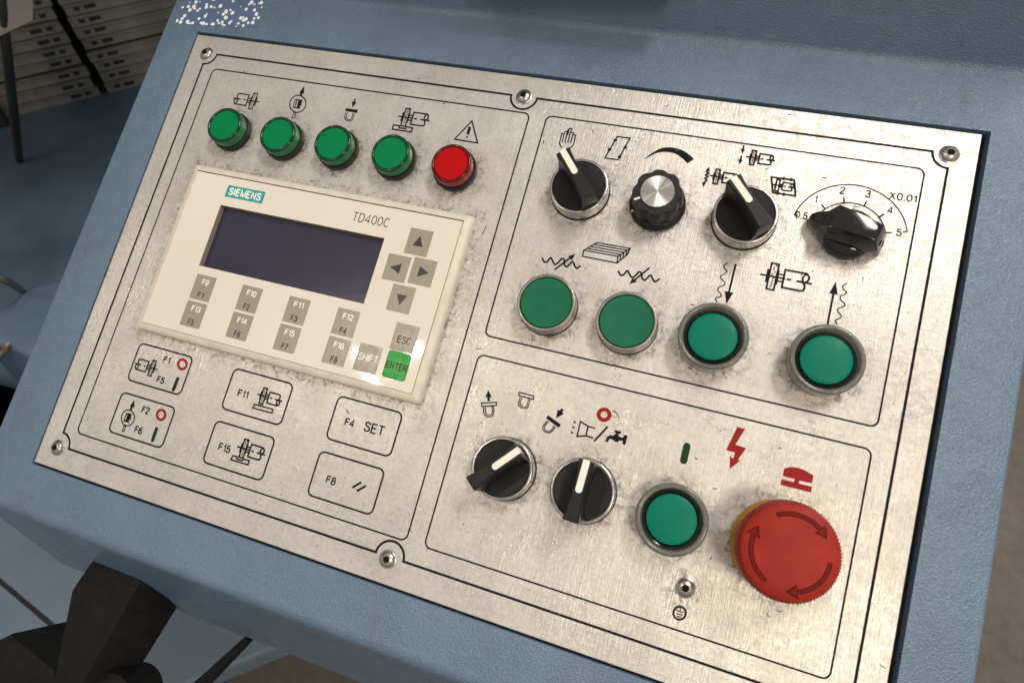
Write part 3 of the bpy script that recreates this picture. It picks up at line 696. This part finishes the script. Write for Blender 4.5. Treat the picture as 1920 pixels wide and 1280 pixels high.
# the pocket of the screen goes through seam plate, so seam is a ring: rebuilt as a frame below
bpy.data.objects.remove([o for o in td.children if o.name.startswith('seam')][0])
def seam_fn(bm):
    A = [bm.verts.new((x, y, 4.42)) for x, y in ((-83.1, -46.3), (83.1, -46.3), (83.1, 46.3), (-83.1, 46.3))]
    B = [bm.verts.new((x, y, 4.42)) for x, y in ((-80, -43), (80, -43), (80, 43), (-80, 43))]
    for i in range(4): bm.faces.new((A[i], A[(i + 1) % 4], B[(i + 1) % 4], B[i]))
part('seam', td, seam_fn, 'black_gap')
part('screen_recess', td, wall_fn, 'wall_grey')
part('screen', td, box_fn(SX0 - 1, SX1 + 1, SY0 - 1, SY1 + 1, 0.9, 1.8), 'screen')
KW, KH = 6.45, 7.05
def key(cx, cy, mat='key_grey', w2=KW, h2=KH, r_=0.25):
    return part('key', td, prism(rrect(-w2, w2, -h2, h2, r_, 2), 5.18, 5.36, 0.08, 1), mat, key='key_%s_%.1f' % (mat, r_), loc=(cx - DX, cy - DY, 0))
ZK = 5.40
cx4 = (70.6, 100.6, 130.2, 159.6)
for row, (yy, ups, los) in enumerate(((-153.2, ('F9', 'F10', 'F11', 'F12'), ('F1', 'F2', 'F3', 'F4')), (-168.6, ('F13', 'F14', 'F15', 'F16'), ('F5', 'F6', 'F7', 'F8')))):
    for x, a, b in zip(cx4, ups, los):
        k = key(x, yy)
        text('lettering', k, a, 0.5, 3.2, 4.4 if len(a) == 2 else 6.0, 3.3, ZK, 'text_white', 0.55)
        text('lettering', k, b, 0.2, -4.3, 4.0, 3.3, ZK, 'text_grey', 0.52)
for s_, x, y, wd, mt in (('ESC', 193.6, -153.6, 7.6, 'text_grey'), ('SHIFT', 177.6, -168.2, 11.0, 'text_white')):
    k = key(x, y); text('lettering', k, s_, 0.2, -1.2 if s_ == 'ESC' else 0.3, wd, 3.7, ZK, mt, 0.45)
k = key(193.9, -168.0, 'key_green', r_=1.4); text('lettering', k, 'ENTER', 0, -0.5, 11.8, 3.7, ZK, 'text_grey', 0.52)
for (x, y, a) in ((185.5, -103.6, 90), (177.9, -119.4, 180), (192.4, -118.6, 0), (185.4, -134.6, -90)):
    k = key(x, y)
    tri = [(3.6 * cos(radians(a + q_)), 3.6 * sin(radians(a + q_))) for q_ in (0, 128, 232)]
    part('arrow', k, ink([('f', tri)], ZK - 0.006), 'arrow_dark')
lg = part('logo_plate', td, box_fn(-12.4, 12.4, -3.5, 3.5, 5.26, 5.34), 'logo_teal', loc=(75.9 - DX, -96.3 - DY, 0))
text('lettering', lg, 'SIEMENS', 0, 0, 21.4, 4.6, 5.38, 'text_white', 0.9, gap=3.4)
text('lettering', td, 'TD400C', 155.4 - DX, -96.6 - DY, 22.0, 5.2, 5.30, 'text_grey', 0.5)

# ------------------------------------------------------------------ indicator lamps
IL_LAB = ['green indicator lamp under the motor symbol next to the plate corner screw', 'green indicator lamp under the circled pump symbol', 'green indicator lamp under the arrow and clamp symbol',
          'green indicator lamp beside the red one, under the wheel on table symbol', 'red indicator lamp under the warning triangle']
for (x, y), lab in zip(IND, IL_LAB):
    red = lab.startswith('red')
    t = thing('indicator_lamp', lab, 'indicator lamp', x, y, group='row of indicator lamps')
    part('base', t, lathe([(11.6, 0), (11.8, 0.4), (11.8, 3.0), (11.2, 3.6), (9.8, 3.6), (9.8, 0.6), (0, 0.6)], 56), 'black_plastic', key='ind_base', smooth=35)
    c_ = 'red' if red else 'green'
    part('lens', t, lathe([(9.9, 3.4), (10.7, 3.5), (10.7, 4.3), (10.9, 4.5), (10.9, 8.3), (10.5, 8.7), (9.0, 8.8)], 56), 'side_' + c_, key='ind_lens_' + c_, smooth=35)
    part('rim', t, lathe([(10.6, 8.6)] + arc_pts(9.9, 9.0, 0.85, -10, 150, 7) + [(8.9, 9.1), (8.8, 8.9)], 56), 'rim_' + c_, key='ind_rim_' + c_, smooth=50)
    part('diffuser', t, lathe([(9.1, 8.6), (9.0, 9.15), (0, 9.25)], 56), 'lamp_' + c_, key='ind_diff_' + c_, smooth=50)

# ------------------------------------------------------------------ selector switches
def handle_fn(bm):
    n = 14; rows = []
    for i in range(n + 1):
        s = -1 + 2 * i / n
        wt = 2.75 + 0.95 * s * s; wb = 3.1 + 2.3 * s ** 4
        rows.append([(12.4 * s, -wb, 7.8), (12.9 * s, -wt - 0.15, 15), (13.3 * s, -wt, 22.6), (13.25 * s, -wt + 0.6, 23.3), (13.25 * s, wt - 0.6, 23.3), (13.3 * s, wt, 22.6), (12.9 * s, wt + 0.15, 15), (12.4 * s, wb, 7.8)])
    V = [[bm.verts.new(p) for p in r_] for r_ in rows]
    for A, B in zip(V, V[1:]):
        for j in range(len(A) - 1): bm.faces.new((A[j], B[j], B[j + 1], A[j + 1]))
    bm.faces.new(V[0]); bm.faces.new(V[-1][::-1])
    bmesh.ops.recalc_face_normals(bm, faces=bm.faces)
    ends = [e for e in bm.edges if len(e.link_faces) == 2 and e.calc_face_angle(0) > 1.0 and any(len(f.verts) > 4 for f in e.link_faces)]
    bmesh.ops.bevel(bm, geom=ends, offset=0.55, segments=2, affect='EDGES', profile=0.5)
def marker_fn(bm):
    w2 = 1.5; pts = [(13.45, -w2), (13.45, w2), (0.6, w2)] + [(0.6 - w2 * sin(radians(a)), w2 * cos(radians(a))) for a in range(20, 180, 20)] + [(0.6, -w2)]
    bm.faces.new([bm.verts.new((x, y, 23.36)) for x, y in pts])
    a = [bm.verts.new(p) for p in ((13.45, -w2, 23.36), (13.45, w2, 23.36), (13.42, w2, 22.0), (13.42, -w2, 22.0))]; bm.faces.new(a[::-1])
    b = [bm.verts.new(p) for p in ((13.42, -w2, 22.0), (13.42, w2, 22.0), (13.02, w2, 15.0), (13.02, -w2, 15.0))]; bm.faces.new(b[::-1])
    bmesh.ops.recalc_face_normals(bm, faces=bm.faces)
SEL_LAB = ['black selector switch pointing at the hand symbol', 'black selector switch between the round knob and the numbered scale',
           'black selector switch below the three clamp symbols, turned to the filled clamp', 'black selector switch below the funnel and tap symbol, pointing at the red ring']
for (x, y, a), lab in zip(SEL, SEL_LAB):
    t = thing('selector_switch', lab, 'selector switch', x, y, rz=radians(a), group='selector switches with white pointer')
    part('bezel', t, lathe([(14.6, 0), (14.6, 7.6)] + arc_pts(13.9, 7.7, 0.7, 0, 90, 4) + [(13.3, 8.4), (13.05, 8.1), (13.0, 5.5), (0, 5.5)], 72), 'chrome', key='sel_bezel', smooth=35)
    part('gasket', t, lathe([(14.55, 0.02), (15.0, 0.05), (15.0, 0.55), (14.55, 0.6)], 64), 'black_gap', key='sel_gasket')
    part('dial', t, lathe([(12.85, 5.6), (12.85, 8.1), (12.5, 8.4), (9, 7.9), (0, 7.7)], 64), 'black_plastic', key='sel_dial', smooth=35)
    h = part('handle', t, handle_fn, 'black_plastic', key='sel_handle', smooth=32)
    part('pointer_mark', h, marker_fn, 'white_mark', key='sel_mark')

# ------------------------------------------------------------------ fluted potentiometer knob
t = thing('fluted_knob', 'round black fluted knob with spun metal cap under the tapering arc', 'knob', KNOB[0], KNOB[1], rz=radians(-150))
part('skirt', t, lathe([(13.2, 0), (13.5, 0.6), (13.5, 2.6), (12.9, 3.4), (10.8, 4.2), (0, 4.4)], 64), 'black_plastic', smooth=40)
def flute(bm):
    n = 96; rings = []
    for zz, k in ((4.2, 1.03), (15.4, 0.985), (16.2, 0.95), (16.2, 0.80)):
        ring = []
        for i in range(n):
            a = 2 * pi * i / n; f = 0.5 + 0.5 * cos(8 * a)
            rr = (11.9 - 1.05 * (f ** 2.2)) * k if zz < 16.2 or k > 0.9 else 9.4
            ring.append(bm.verts.new((rr * cos(a), rr * sin(a), zz)))
        rings.append(ring)
    for A, B in zip(rings, rings[1:]):
        for i in range(n): bm.faces.new((A[i], A[(i + 1) % n], B[(i + 1) % n], B[i]))
    bm.faces.new(rings[-1]); bmesh.ops.recalc_face_normals(bm, faces=bm.faces)
g = part('grip', t, flute, 'black_plastic', smooth=32)
part('metal_cap', t, lathe([(7.95, 16.2), (7.95, 16.9), (7.7, 17.1), (0, 17.1)], 64), 'spun', smooth=30)
part('index_line', g, ink([('l', 0.9, [(8.3, 0), (11.2, 0)])], 16.25), 'white_mark')
part('index_line', t, ink([('l', 0.9, [(12.0, 0.0), (13.2, 0.0)])], 3.95), 'white_mark')

# ------------------------------------------------------------------ pointer knob on the numbered scale
t = thing('pointer_knob', 'glossy black pointer knob on the numbered scale, set to 0.5', 'knob', PTR[0], PTR[1] - 0.5, rz=radians(166.5))
part('skirt', t, lathe([(11.6, 0), (11.6, 4.2), (11.0, 5.2), (8.5, 6.6), (0, 6.8)], 56), 'black_gloss', smooth=40)
def pointer(bm):
    # sections along the axis: (s, half width bottom, half width top, z top)
    secs = [(-15.4, -13.4, -10.2, 3.4, 4.6, 3.9, 15.2), (-9, -8.5, -8, 6.4, 6.6, 4.1, 15.5), (2, 2, 2, 8.4, 7.6, 5.0, 15.6), (9, 9.4, 9.6, 8.0, 7.2, 5.6, 14.8), (13.6, 13.4, 12.6, 4.4, 4.2, 3.4, 9.6), (16.5, 16.4, 16.0, 3.0, 3.0, 2.3, 8.4), (18.9, 18.8, 18.2, 1.3, 1.4, 0.9, 7.0)]
    V = []
    for sb, sm_, st_, wb, wm, wt, zt in secs:
        V.append([bm.verts.new(p) for p in ((sb, -wb, 0.2), (sm_, -wm, zt * 0.55), (st_, -wt, zt), (st_, wt, zt), (sm_, wm, zt * 0.55), (sb, wb, 0.2))])
    for A, B in zip(V, V[1:]):
        for j in range(6):
            bm.faces.new((A[j], B[j], B[(j + 1) % 6], A[(j + 1) % 6]))
    bm.faces.new(V[0]); bm.faces.new(V[-1][::-1]); bmesh.ops.recalc_face_normals(bm, faces=bm.faces)
    bmesh.ops.bevel(bm, geom=[e for e in bm.edges if len(e.link_faces) == 2 and e.calc_face_angle(0) > 0.35], offset=0.25, segments=2, affect='EDGES', profile=0.5)
body = part('body', t, pointer, 'black_gloss', smooth=28)
def setscrew(bm):
    lathe([(1.7, 0), (1.7, 0.12), (0, 0.12)], 20)(bm); bmesh.ops.rotate(bm, verts=bm.verts, cent=(0, 0, 0), matrix=Matrix.Rotation(-pi / 2 + 0.24, 3, 'Y')); bmesh.ops.translate(bm, verts=bm.verts, vec=(-14.12, 0, 5.9))
part('set_screw_hole', body, setscrew, 'socket_dark')

# ------------------------------------------------------------------ push buttons
for (x, y), lab in zip(PB, ('flat green push button in a steel bezel, under the up arrow wave', 'flat green push button in a steel bezel, under the down arrow wave')):
    t = thing('push_button', lab, 'push button', x, y, group='flat green push buttons')
    part('bezel', t, lathe([(14.2, 0), (14.2, 8.4)] + arc_pts(13.6, 8.5, 0.6, 0, 90, 4) + [(12.95, 9.1), (12.6, 8.7), (12.55, 5), (0, 5)], 72), 'dull_steel', key='pb_bezel', smooth=35)
    part('gasket', t, lathe([(14.15, 0.02), (14.5, 0.05), (14.5, 0.5), (14.15, 0.55)], 64), 'black_gap', key='pb_gasket')
    part('cap', t, lathe([(12.35, 5.1), (12.35, 8.5), (12.05, 8.8), (9.0, 8.55), (6, 8.35), (0, 8.3)], 64), 'green_cap', key='pb_cap', smooth=35)
IL_L = ['illuminated green push button in a clear ring under the downward arrow', 'illuminated green push button in a clear ring under the upward arrow', 'illuminated green push button in a clear ring beside the emergency stop']
for i, ((x, y), lab) in enumerate(zip(IL, IL_L)):
    t = thing('illuminated_push_button', lab, 'push button', x, y, rz=(2.55, 2.95, 2.1)[i], group='illuminated green push buttons')
    part('bezel', t, lathe([(14.9, 0), (14.9, 5.6), (14.6, 6.0), (12.6, 6.0), (12.4, 4), (0, 4)], 72), 'dull_steel', key='il_bezel', smooth=35)
    part('clear_ring', t, lathe([(15.2, 6.1), (15.4, 7), (15.4, 10.6)] + arc_pts(14.2, 10.8, 1.2, 0, 180, 8) + [(12.8, 10.2), (12.65, 6.1), (15.2, 6.1)], 72), 'clear_ring', key='il_clear', smooth=40)
    g = part('inner_ring', t, lathe([(12.5, 4.2), (12.5, 8.6), (12.2, 9.0), (11.0, 8.4), (10.9, 5), (0, 5)], 64), 'black_gloss', key='il_inner', smooth=35)
    for a in (0, pi):
        part('notch', g, box_fn(11.0, 12.3, -0.9, 0.9, 8.75, 9.15, 0.1), 'black_matte', key='il_notch', rz=a)
    part('lens', t, lathe([(10.7, 4.8), (10.7, 9.6)] + [(10.7 * cos(radians(a)), 9.6 + 1.1 * sin(radians(a))) for a in (8, 18, 30, 45, 60, 75, 90)], 64), 'lens_green', key='il_lens', smooth=50)

# ------------------------------------------------------------------ emergency stop
t = thing('emergency_stop', 'red mushroom emergency stop button with turn arrows and a yellow collar', 'emergency stop', EST[0], EST[1])
part('collar', t, lathe([(19.2, 0), (19.6, 0.5), (19.6, 10.5), (19.0, 11.4), (12, 11.6), (0, 11.6)], 80), 'stop_yellow', smooth=35)
def mushroom(bm):
    n = 180
    prof = [(10.5, 11.7), (10.5, 15.5), (17.6, 17.0), (18.9, 18.0), (19.35, 19.5), (19.35, 24.6), (19.0, 26.6), (18.0, 28.4), (16.2, 29.4), (13.0, 29.9), (7.0, 30.15), (0, 30.2)]
    rings = []
    for k, (rr, zz) in enumerate(prof):
        if rr == 0: rings.append([bm.verts.new((0, 0, zz))]); continue
        kn = 0.32 if 3 <= k <= 5 else (0.2 if k == 6 else 0)
        rings.append([bm.verts.new(((rr + kn * (1 if i % 2 else -1)) * cos(2 * pi * i / n), (rr + kn * (1 if i % 2 else -1)) * sin(2 * pi * i / n), zz)) for i in range(n)])
    for A, B in zip(rings, rings[1:]):
        for i in range(n):
            j = (i + 1) % n
            if len(B) == 1: bm.faces.new((A[i], A[j], B[0]))
            else: bm.faces.new((A[i], A[j], B[j], B[i]))
    bmesh.ops.recalc_face_normals(bm, faces=bm.faces)
head = part('mushroom_head', t, mushroom, 'stop_red', smooth=30)
def ztop(r_):
    tab = [(0, 30.2), (7, 30.15), (13, 29.9), (16.2, 29.4), (18, 28.4), (19.4, 25)]
    for (a, za), (b, zb) in zip(tab, tab[1:]):
        if r_ <= b: return za + (zb - za) * (r_ - a) / (b - a)
    return 25
def stop_arrow(a0, a1, k=0.0):                              # clockwise from a0 to a1, head at a1
    def fn(bm):
        def v(r_, a): return bm.verts.new((r_ * cos(radians(a)), r_ * sin(radians(a)), ztop(r_) + 0.06 + (0.05 if k else 0)))
        n = 18; am = a1 + 18; bands = (13.5 + k, 14.4, 15.3 - k)
        a0_ = a0 - k * 4.0
        rows = [[v(q_, a0_ + (am - a0_) * i / n) for q_ in bands] for i in range(n + 1)]
        for A, B in zip(rows, rows[1:]):
            for j in range(2): bm.faces.new((A[j], B[j], B[j + 1], A[j + 1]))
        m_ = 6; H = []
        for i in range(m_ + 1):
            f = i / m_; wd = (2.7 - 1.7 * k) * (1 - f) + 0.02; h0, h1 = am - 0.6 - k * 4, a1 + k * 9
            H.append([v(14.4 + wd * q_, h0 + (h1 - h0) * f) for q_ in (-1, -0.5, 0, 0.5, 0.999)])
        for A, B in zip(H, H[1:]):
            for j in range(4): bm.faces.new((A[j], B[j], B[j + 1], A[j + 1]))
        bmesh.ops.recalc_face_normals(bm, faces=bm.faces)
        if bm.faces[:][0].normal.z < 0: bmesh.ops.reverse_faces(bm, faces=bm.faces)
    return fn
for a0, a1 in ((121, 36), (1, -86), (-117, -207)): part('turn_arrow', head, stop_arrow(a0, a1), 'stop_arrow'); part('arrow_floor', head, stop_arrow(a0, a1, 0.3), 'stop_floor')

# ------------------------------------------------------------------ things round the console
IDW = Matrix.Identity(4)
def wthing(name, label, cat, loc, rz=0.0, group=None):
    return thing(name, label, cat, group=group, world=Matrix.Translation(loc) @ Matrix.Rotation(rz, 4, 'Z'))
# machine bed: large blue casting below and behind the console
ZB = 0.45
a_, b_ = W_at_z(517, 1214, ZB), W_at_z(400, 1262, ZB)
dirv = (b_ - a_).normalized()
p0 = a_ - dirv * 0.75; p1 = a_ + dirv * 0.9
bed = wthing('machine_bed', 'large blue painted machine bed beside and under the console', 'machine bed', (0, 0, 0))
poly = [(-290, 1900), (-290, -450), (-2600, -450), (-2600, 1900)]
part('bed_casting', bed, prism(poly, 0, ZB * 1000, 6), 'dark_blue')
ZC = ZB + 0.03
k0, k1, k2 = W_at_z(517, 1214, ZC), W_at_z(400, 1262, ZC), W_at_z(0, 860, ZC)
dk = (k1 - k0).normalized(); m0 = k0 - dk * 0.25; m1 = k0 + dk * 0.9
cover = wthing('lit_bed_front', 'front of the machine bed below the console, lit tone in its colour, with a dark seam', 'cover', (0, 0, 0))  # front of the bed, split off to carry the lit tone
part('cover_plate', cover, prism([(p[0] * 1000, p[1] * 1000) for p in (m0, m1, (m1.x - 1.2, m1.y), (m1.x - 1.2, k2.y + 0.1), (k2.x, k2.y + 0.05), (m0.x - 0.05, k2.y))], ZB * 1000 + 0.5, ZC * 1000, 4), 'lit_grey_blue')
s0, s1 = W_at_z(-20, 1072, ZC), W_at_z(140, 1207, ZC); dv = (s1 - s0).normalized()
sp = [s0 - dv * 0.3, s1 + dv * 0.25]
part('seam', cover, lambda bm: ribbon(bm, [(p.x * 1000, p.y * 1000) for p in sp], 5, ZC * 1000 + 0.6), 'black_gap')
# raised casting left of the console
c0 = [W_at_z(*p, ZB + 0.16) for p in ((0, 600), (12, 568), (62, 532), (118, 522), (210, 520), (190, 700), (62, 668), (0, 640))]
cs = wthing('blue_casting', 'rounded blue casting standing on the bed next to the console', 'casting', (0, 0, 0))
c0[0] -= Vector((0.05, 0, 0)); c0[7] -= Vector((0.05, 0, 0))
part('casting_body', cs, prism([(p.x * 1000, p.y * 1000) for p in c0], ZB * 1000, (ZB + 0.16) * 1000, 9, 3), 'blue', smooth=40)
def tube(bm, pts, r_, seg=10):
    rings = []
    for i, p in enumerate(pts):
        d = (pts[min(i + 1, len(pts) - 1)] - pts[max(i - 1, 0)]).normalized(); u = d.cross(Vector((0, 0, 1))).normalized(); v = d.cross(u)
        k = r_ * (1.0 + 0.10 * (i % 2))
        rings.append([bm.verts.new(p + (u * cos(2 * pi * j / seg) + v * sin(2 * pi * j / seg)) * k) for j in range(seg)])
    for A, B in zip(rings, rings[1:]):
        for j in range(seg): bm.faces.new((A[j], A[(j + 1) % seg], B[(j + 1) % seg], B[j]))
    bm.faces.new(rings[0]); bm.faces.new(rings[-1][::-1]); bmesh.ops.recalc_face_normals(bm, faces=bm.faces)
def bez(p, n=60):
    out = []
    for i in range(n + 1):
        t_ = i / n; out.append(p[0] * (1 - t_) ** 3 + p[1] * 3 * t_ * (1 - t_) ** 2 + p[2] * 3 * t_ * t_ * (1 - t_) + p[3] * t_ ** 3)
    return out
for lab, q_ in (('braided metal hose running behind the blue casting', (W_at_z(-60, 505, ZB + .2), W_at_z(-5, 515, ZB + .25), W_at_z(25, 530, ZB + .22), W_at_z(55, 556, ZB + .1))),
                ('braided metal hose running in front of the blue casting', (W_at_z(-60, 700, ZB + .1), W_at_z(-20, 690, ZB + .15), W_at_z(5, 662, ZB + .17), W_at_z(14, 648, ZB + .165)))):
    h = wthing('metal_hose', lab, 'hose', (0, 0, 0), group='braided metal hoses')
    part('braid', h, lambda bm: tube(bm, [v * 1000 for v in bez(q_, 110)], 4.5), 'conduit', smooth=60)
# rack with stacked slotted trays
J = W_at_z(196, 178, ZB)
PHI = radians(45)
rack = wthing('shelf_rack', 'dark metal shelf rack at the stacked slotted trays, with unseen boards added above for shade', 'rack', J, PHI)
part('top_board', rack, box_fn(-900, 900, -330, 420, 500, 525), 'board')  # out-of-view board added to keep light off the trays
part('unseen_shade_canopy', rack, box_fn(-1200, 1000, -1000, 420, 1150, 1175), 'board')  # out-of-view canopy added to shade the bed at the left
for x_ in (-1150, 950): part('post', rack, box_fn(x_ - 20, x_ + 20, 370, 410, 0.5, 1149), 'dark_steel')  # posts that hold up the added canopy
for x_, y_ in ((-225, -30), (-890, 380), (880, -30), (880, 380)): part('post', rack, box_fn(x_ - 14, x_ + 14, y_ - 14, y_ + 14, 0.5, 499), 'dark_steel')
part('back_panel', rack, box_fn(-900, 900, 400, 412, 0.5, 499), 'dark_steel')
TH = 26.0
def tray_fn(mx):
    def fn(bm):
        # channel with rolled upper lip, front towards -y
        for x0, x1, y0, y1, z0, z1 in ((0, 520, 0, 2, 0, TH - 1.0), (0, 520, -9, 0, TH - 5, TH - 1.5), (0, 520, 2, 300, 0, 2)):
            b = bmesh.ops.create_cube(bm, size=1)['verts']
            for v in b: v.co = Vector((mx * (x0 + (v.co.x + .5) * (x1 - x0)), y0 + (v.co.y + .5) * (y1 - y0), z0 + (v.co.z + .5) * (z1 - z0)))
        bmesh.ops.recalc_face_normals(bm, faces=bm.faces)
    return fn
rd = random.Random(5)
for side, mx in (('right', 1), ('left', -1)):
    for i in range(12):
        off = rd.uniform(-6, 6); gx = 9 + rd.uniform(-3, 3)
        nth = ('resting on the machine bed', 'second up from the machine bed', 'third up from the machine bed', 'fourth up from the machine bed', 'fifth up from the machine bed', 'sixth up from the machine bed', 'seventh up from the machine bed', 'eighth up from the machine bed', 'ninth up from the machine bed', 'tenth up from the machine bed', 'eleventh up from the machine bed', 'twelfth up from the machine bed')[i]
        lab = 'slotted metal tray, %s, in the stack %s' % (nth, 'against the console edge' if mx > 0 else 'behind the black cable')
        t = thing('slotted_tray', lab, 'tray', group='slotted trays stacked %s of the gap' % side, world=Matrix.Translation(J) @ Matrix.Rotation(PHI, 4, 'Z') @ Matrix.Translation(Vector((mx * gx, off, 1 + i * TH)) * MM))
        part('channel', t, tray_fn(mx), 'tray_metal', key='tray_%d' % mx)
        for (sx0, sx1) in ((18, 31), (40, 64)):
            part('slot', t, box_fn(min(mx * sx0, mx * sx1), max(mx * sx0, mx * sx1), -0.6, 0.6, 7, 15), 'dark_steel', key='slot_%d_%d' % (mx, sx0))
bxx = wthing('storage_box', 'brown grey box beside the stacked trays', 'box', (0, 0, 0))
q_ = [W_at_t(*p, 1.35) for p in ((-60, -60), (60, -40), (62, 38), (22, 58), (-60, 96))]
def sbox(bm):
    n = Vector((-0.8, 0.53, -0.1)).normalized() * 200
    A = [bm.verts.new(p * 1000) for p in q_]; B = [bm.verts.new(p * 1000 + n) for p in q_]
    bm.faces.new(A); bm.faces.new(B[::-1])
    for i in range(5): bm.faces.new((A[i], A[(i + 1) % 5], B[(i + 1) % 5], B[i]))
    bmesh.ops.recalc_face_normals(bm, faces=bm.faces)
part('box_body', bxx, sbox, 'board')
cb = wthing('black_cable', 'thick black cable hanging in front of the stacked trays', 'cable', (0, 0, 0))
part('sheath', cb, lambda bm: tube(bm, [v * 1000 for v in bez((W_at_t(-2, -30, 1.35), W_at_t(12, 90, 1.35), W_at_t(22, 180, 1.36), W_at_z(36, 300, ZB + 0.01)))], 7), 'dark_steel', smooth=70)
# black clamp lever in front of the console
ZL = -38
tp = [P(180, 1038, ZL), P(270, 1072, ZL), P(96, 1290, ZL), P(138, 1100, ZL)]
lv = thing('clamp_lever', 'black tapered clamp lever with chamfered end in front of the console', 'lever')
def lever(bm):
    top = [P(137, 1102, ZL), P(180, 1038, ZL), P(270, 1072, ZL), P(60, 1420, ZL), P(70, 1420, ZL)]
    dn = P(333, 1138, ZL - 26); dn2 = P(205, 1350, ZL - 26)
    A = [P(135, 1105, ZL), P(181, 1038, ZL), P(271, 1073, ZL), P(60, 1385, ZL), P(78, 1400, ZL)]
    a0, a1, a2 = A[0], A[1], A[2]
    e1, e0 = P(60, 1420, ZL), P(95, 1290, ZL)
    e0 = P(80, 1370, ZL); e1 = P(75, 1372, ZL); f2 = P(50, 1400, ZL)
    T0 = [a0, a1, a2, P(118, 1345, ZL), P(86, 1345, ZL)]
    off2 = dn - a2
    Bt = [a0 + off2 * 0.9, a1 + off2, dn, P(205, 1345, ZL - 26), T0[4] + off2]
    tv = [bm.verts.new(p) for p in T0]; bv = [bm.verts.new(p) for p in Bt]
    bm.faces.new(tv); bm.faces.new(bv[::-1])
    for i in range(5): bm.faces.new((tv[i], tv[(i + 1) % 5], bv[(i + 1) % 5], bv[i]))
    bmesh.ops.recalc_face_normals(bm, faces=bm.faces)
    bmesh.ops.bevel(bm, geom=list(bm.edges), offset=0.8, segments=2, affect='EDGES', profile=0.5)
part('arm', lv, lever, 'black_matte', smooth=30)
hc = P(192, 1318, ZL - 4)
part('hub', lv, lathe([(15, -30), (15.5, -12), (15, -4), (12, -1), (8, 0), (0, 0.3)], 40), 'black_matte', smooth=40, loc=hc)
b2 = thing('lever_grip', 'black angular grip beside the clamp lever', 'grip')
q3 = [P(-40, 1215, ZL - 30), P(18, 1188, ZL - 30), P(100, 1255, ZL - 30), P(110, 1330, ZL - 30), P(-40, 1330, ZL - 30)]
part('grip_body', b2, prism([(p.x, p.y) for p in q3], ZL - 75, ZL - 30, 3), 'black_matte', smooth=30)
# thin black stay under the console lip
st0, st1 = P(462, 1196, -95), P(345, 1310, -95)
sy = thing('support_stay', 'thin flat black stay running under the console lip', 'stay')
d_ = (st1 - st0).normalized(); n_ = Vector((-d_.y, d_.x, 0)) * 1.7
part('bar', sy, prism([(p.x, p.y) for p in (st0 - n_, st0 + n_, st1 + n_ * 2.4, st1 - n_ * 2.4)][::-1], -103, -95, 0.8), 'black_matte')
# black monitor in front of the upper panel
mo = thing('monitor', 'black monitor standing above the face plate on the upper panel', 'monitor')
def mon(bm):
    def pl(px_, py_, dist):
        n = Vector((0, -0.8660254, 0.5)); c = Vector((0, 33, ZH)) + n * dist; d = px_ray(px_, py_); return CAM_MM + d * ((c - CAM_MM).dot(n) / d.dot(n))
    up_ = Vector((0, 0.5, 0.866)); n = Vector((0, -0.8660254, 0.5))
    a, b = pl(880, -9, 12), pl(1262, 1, 12)
    pts = [a - n * 11, b - n * 11, b, a]
    hexa(bm, [tuple(p) for p in pts] + [tuple(p + up_ * 120) for p in pts], 2.0)
part('case', mo, mon, 'black_gloss', smooth=40)
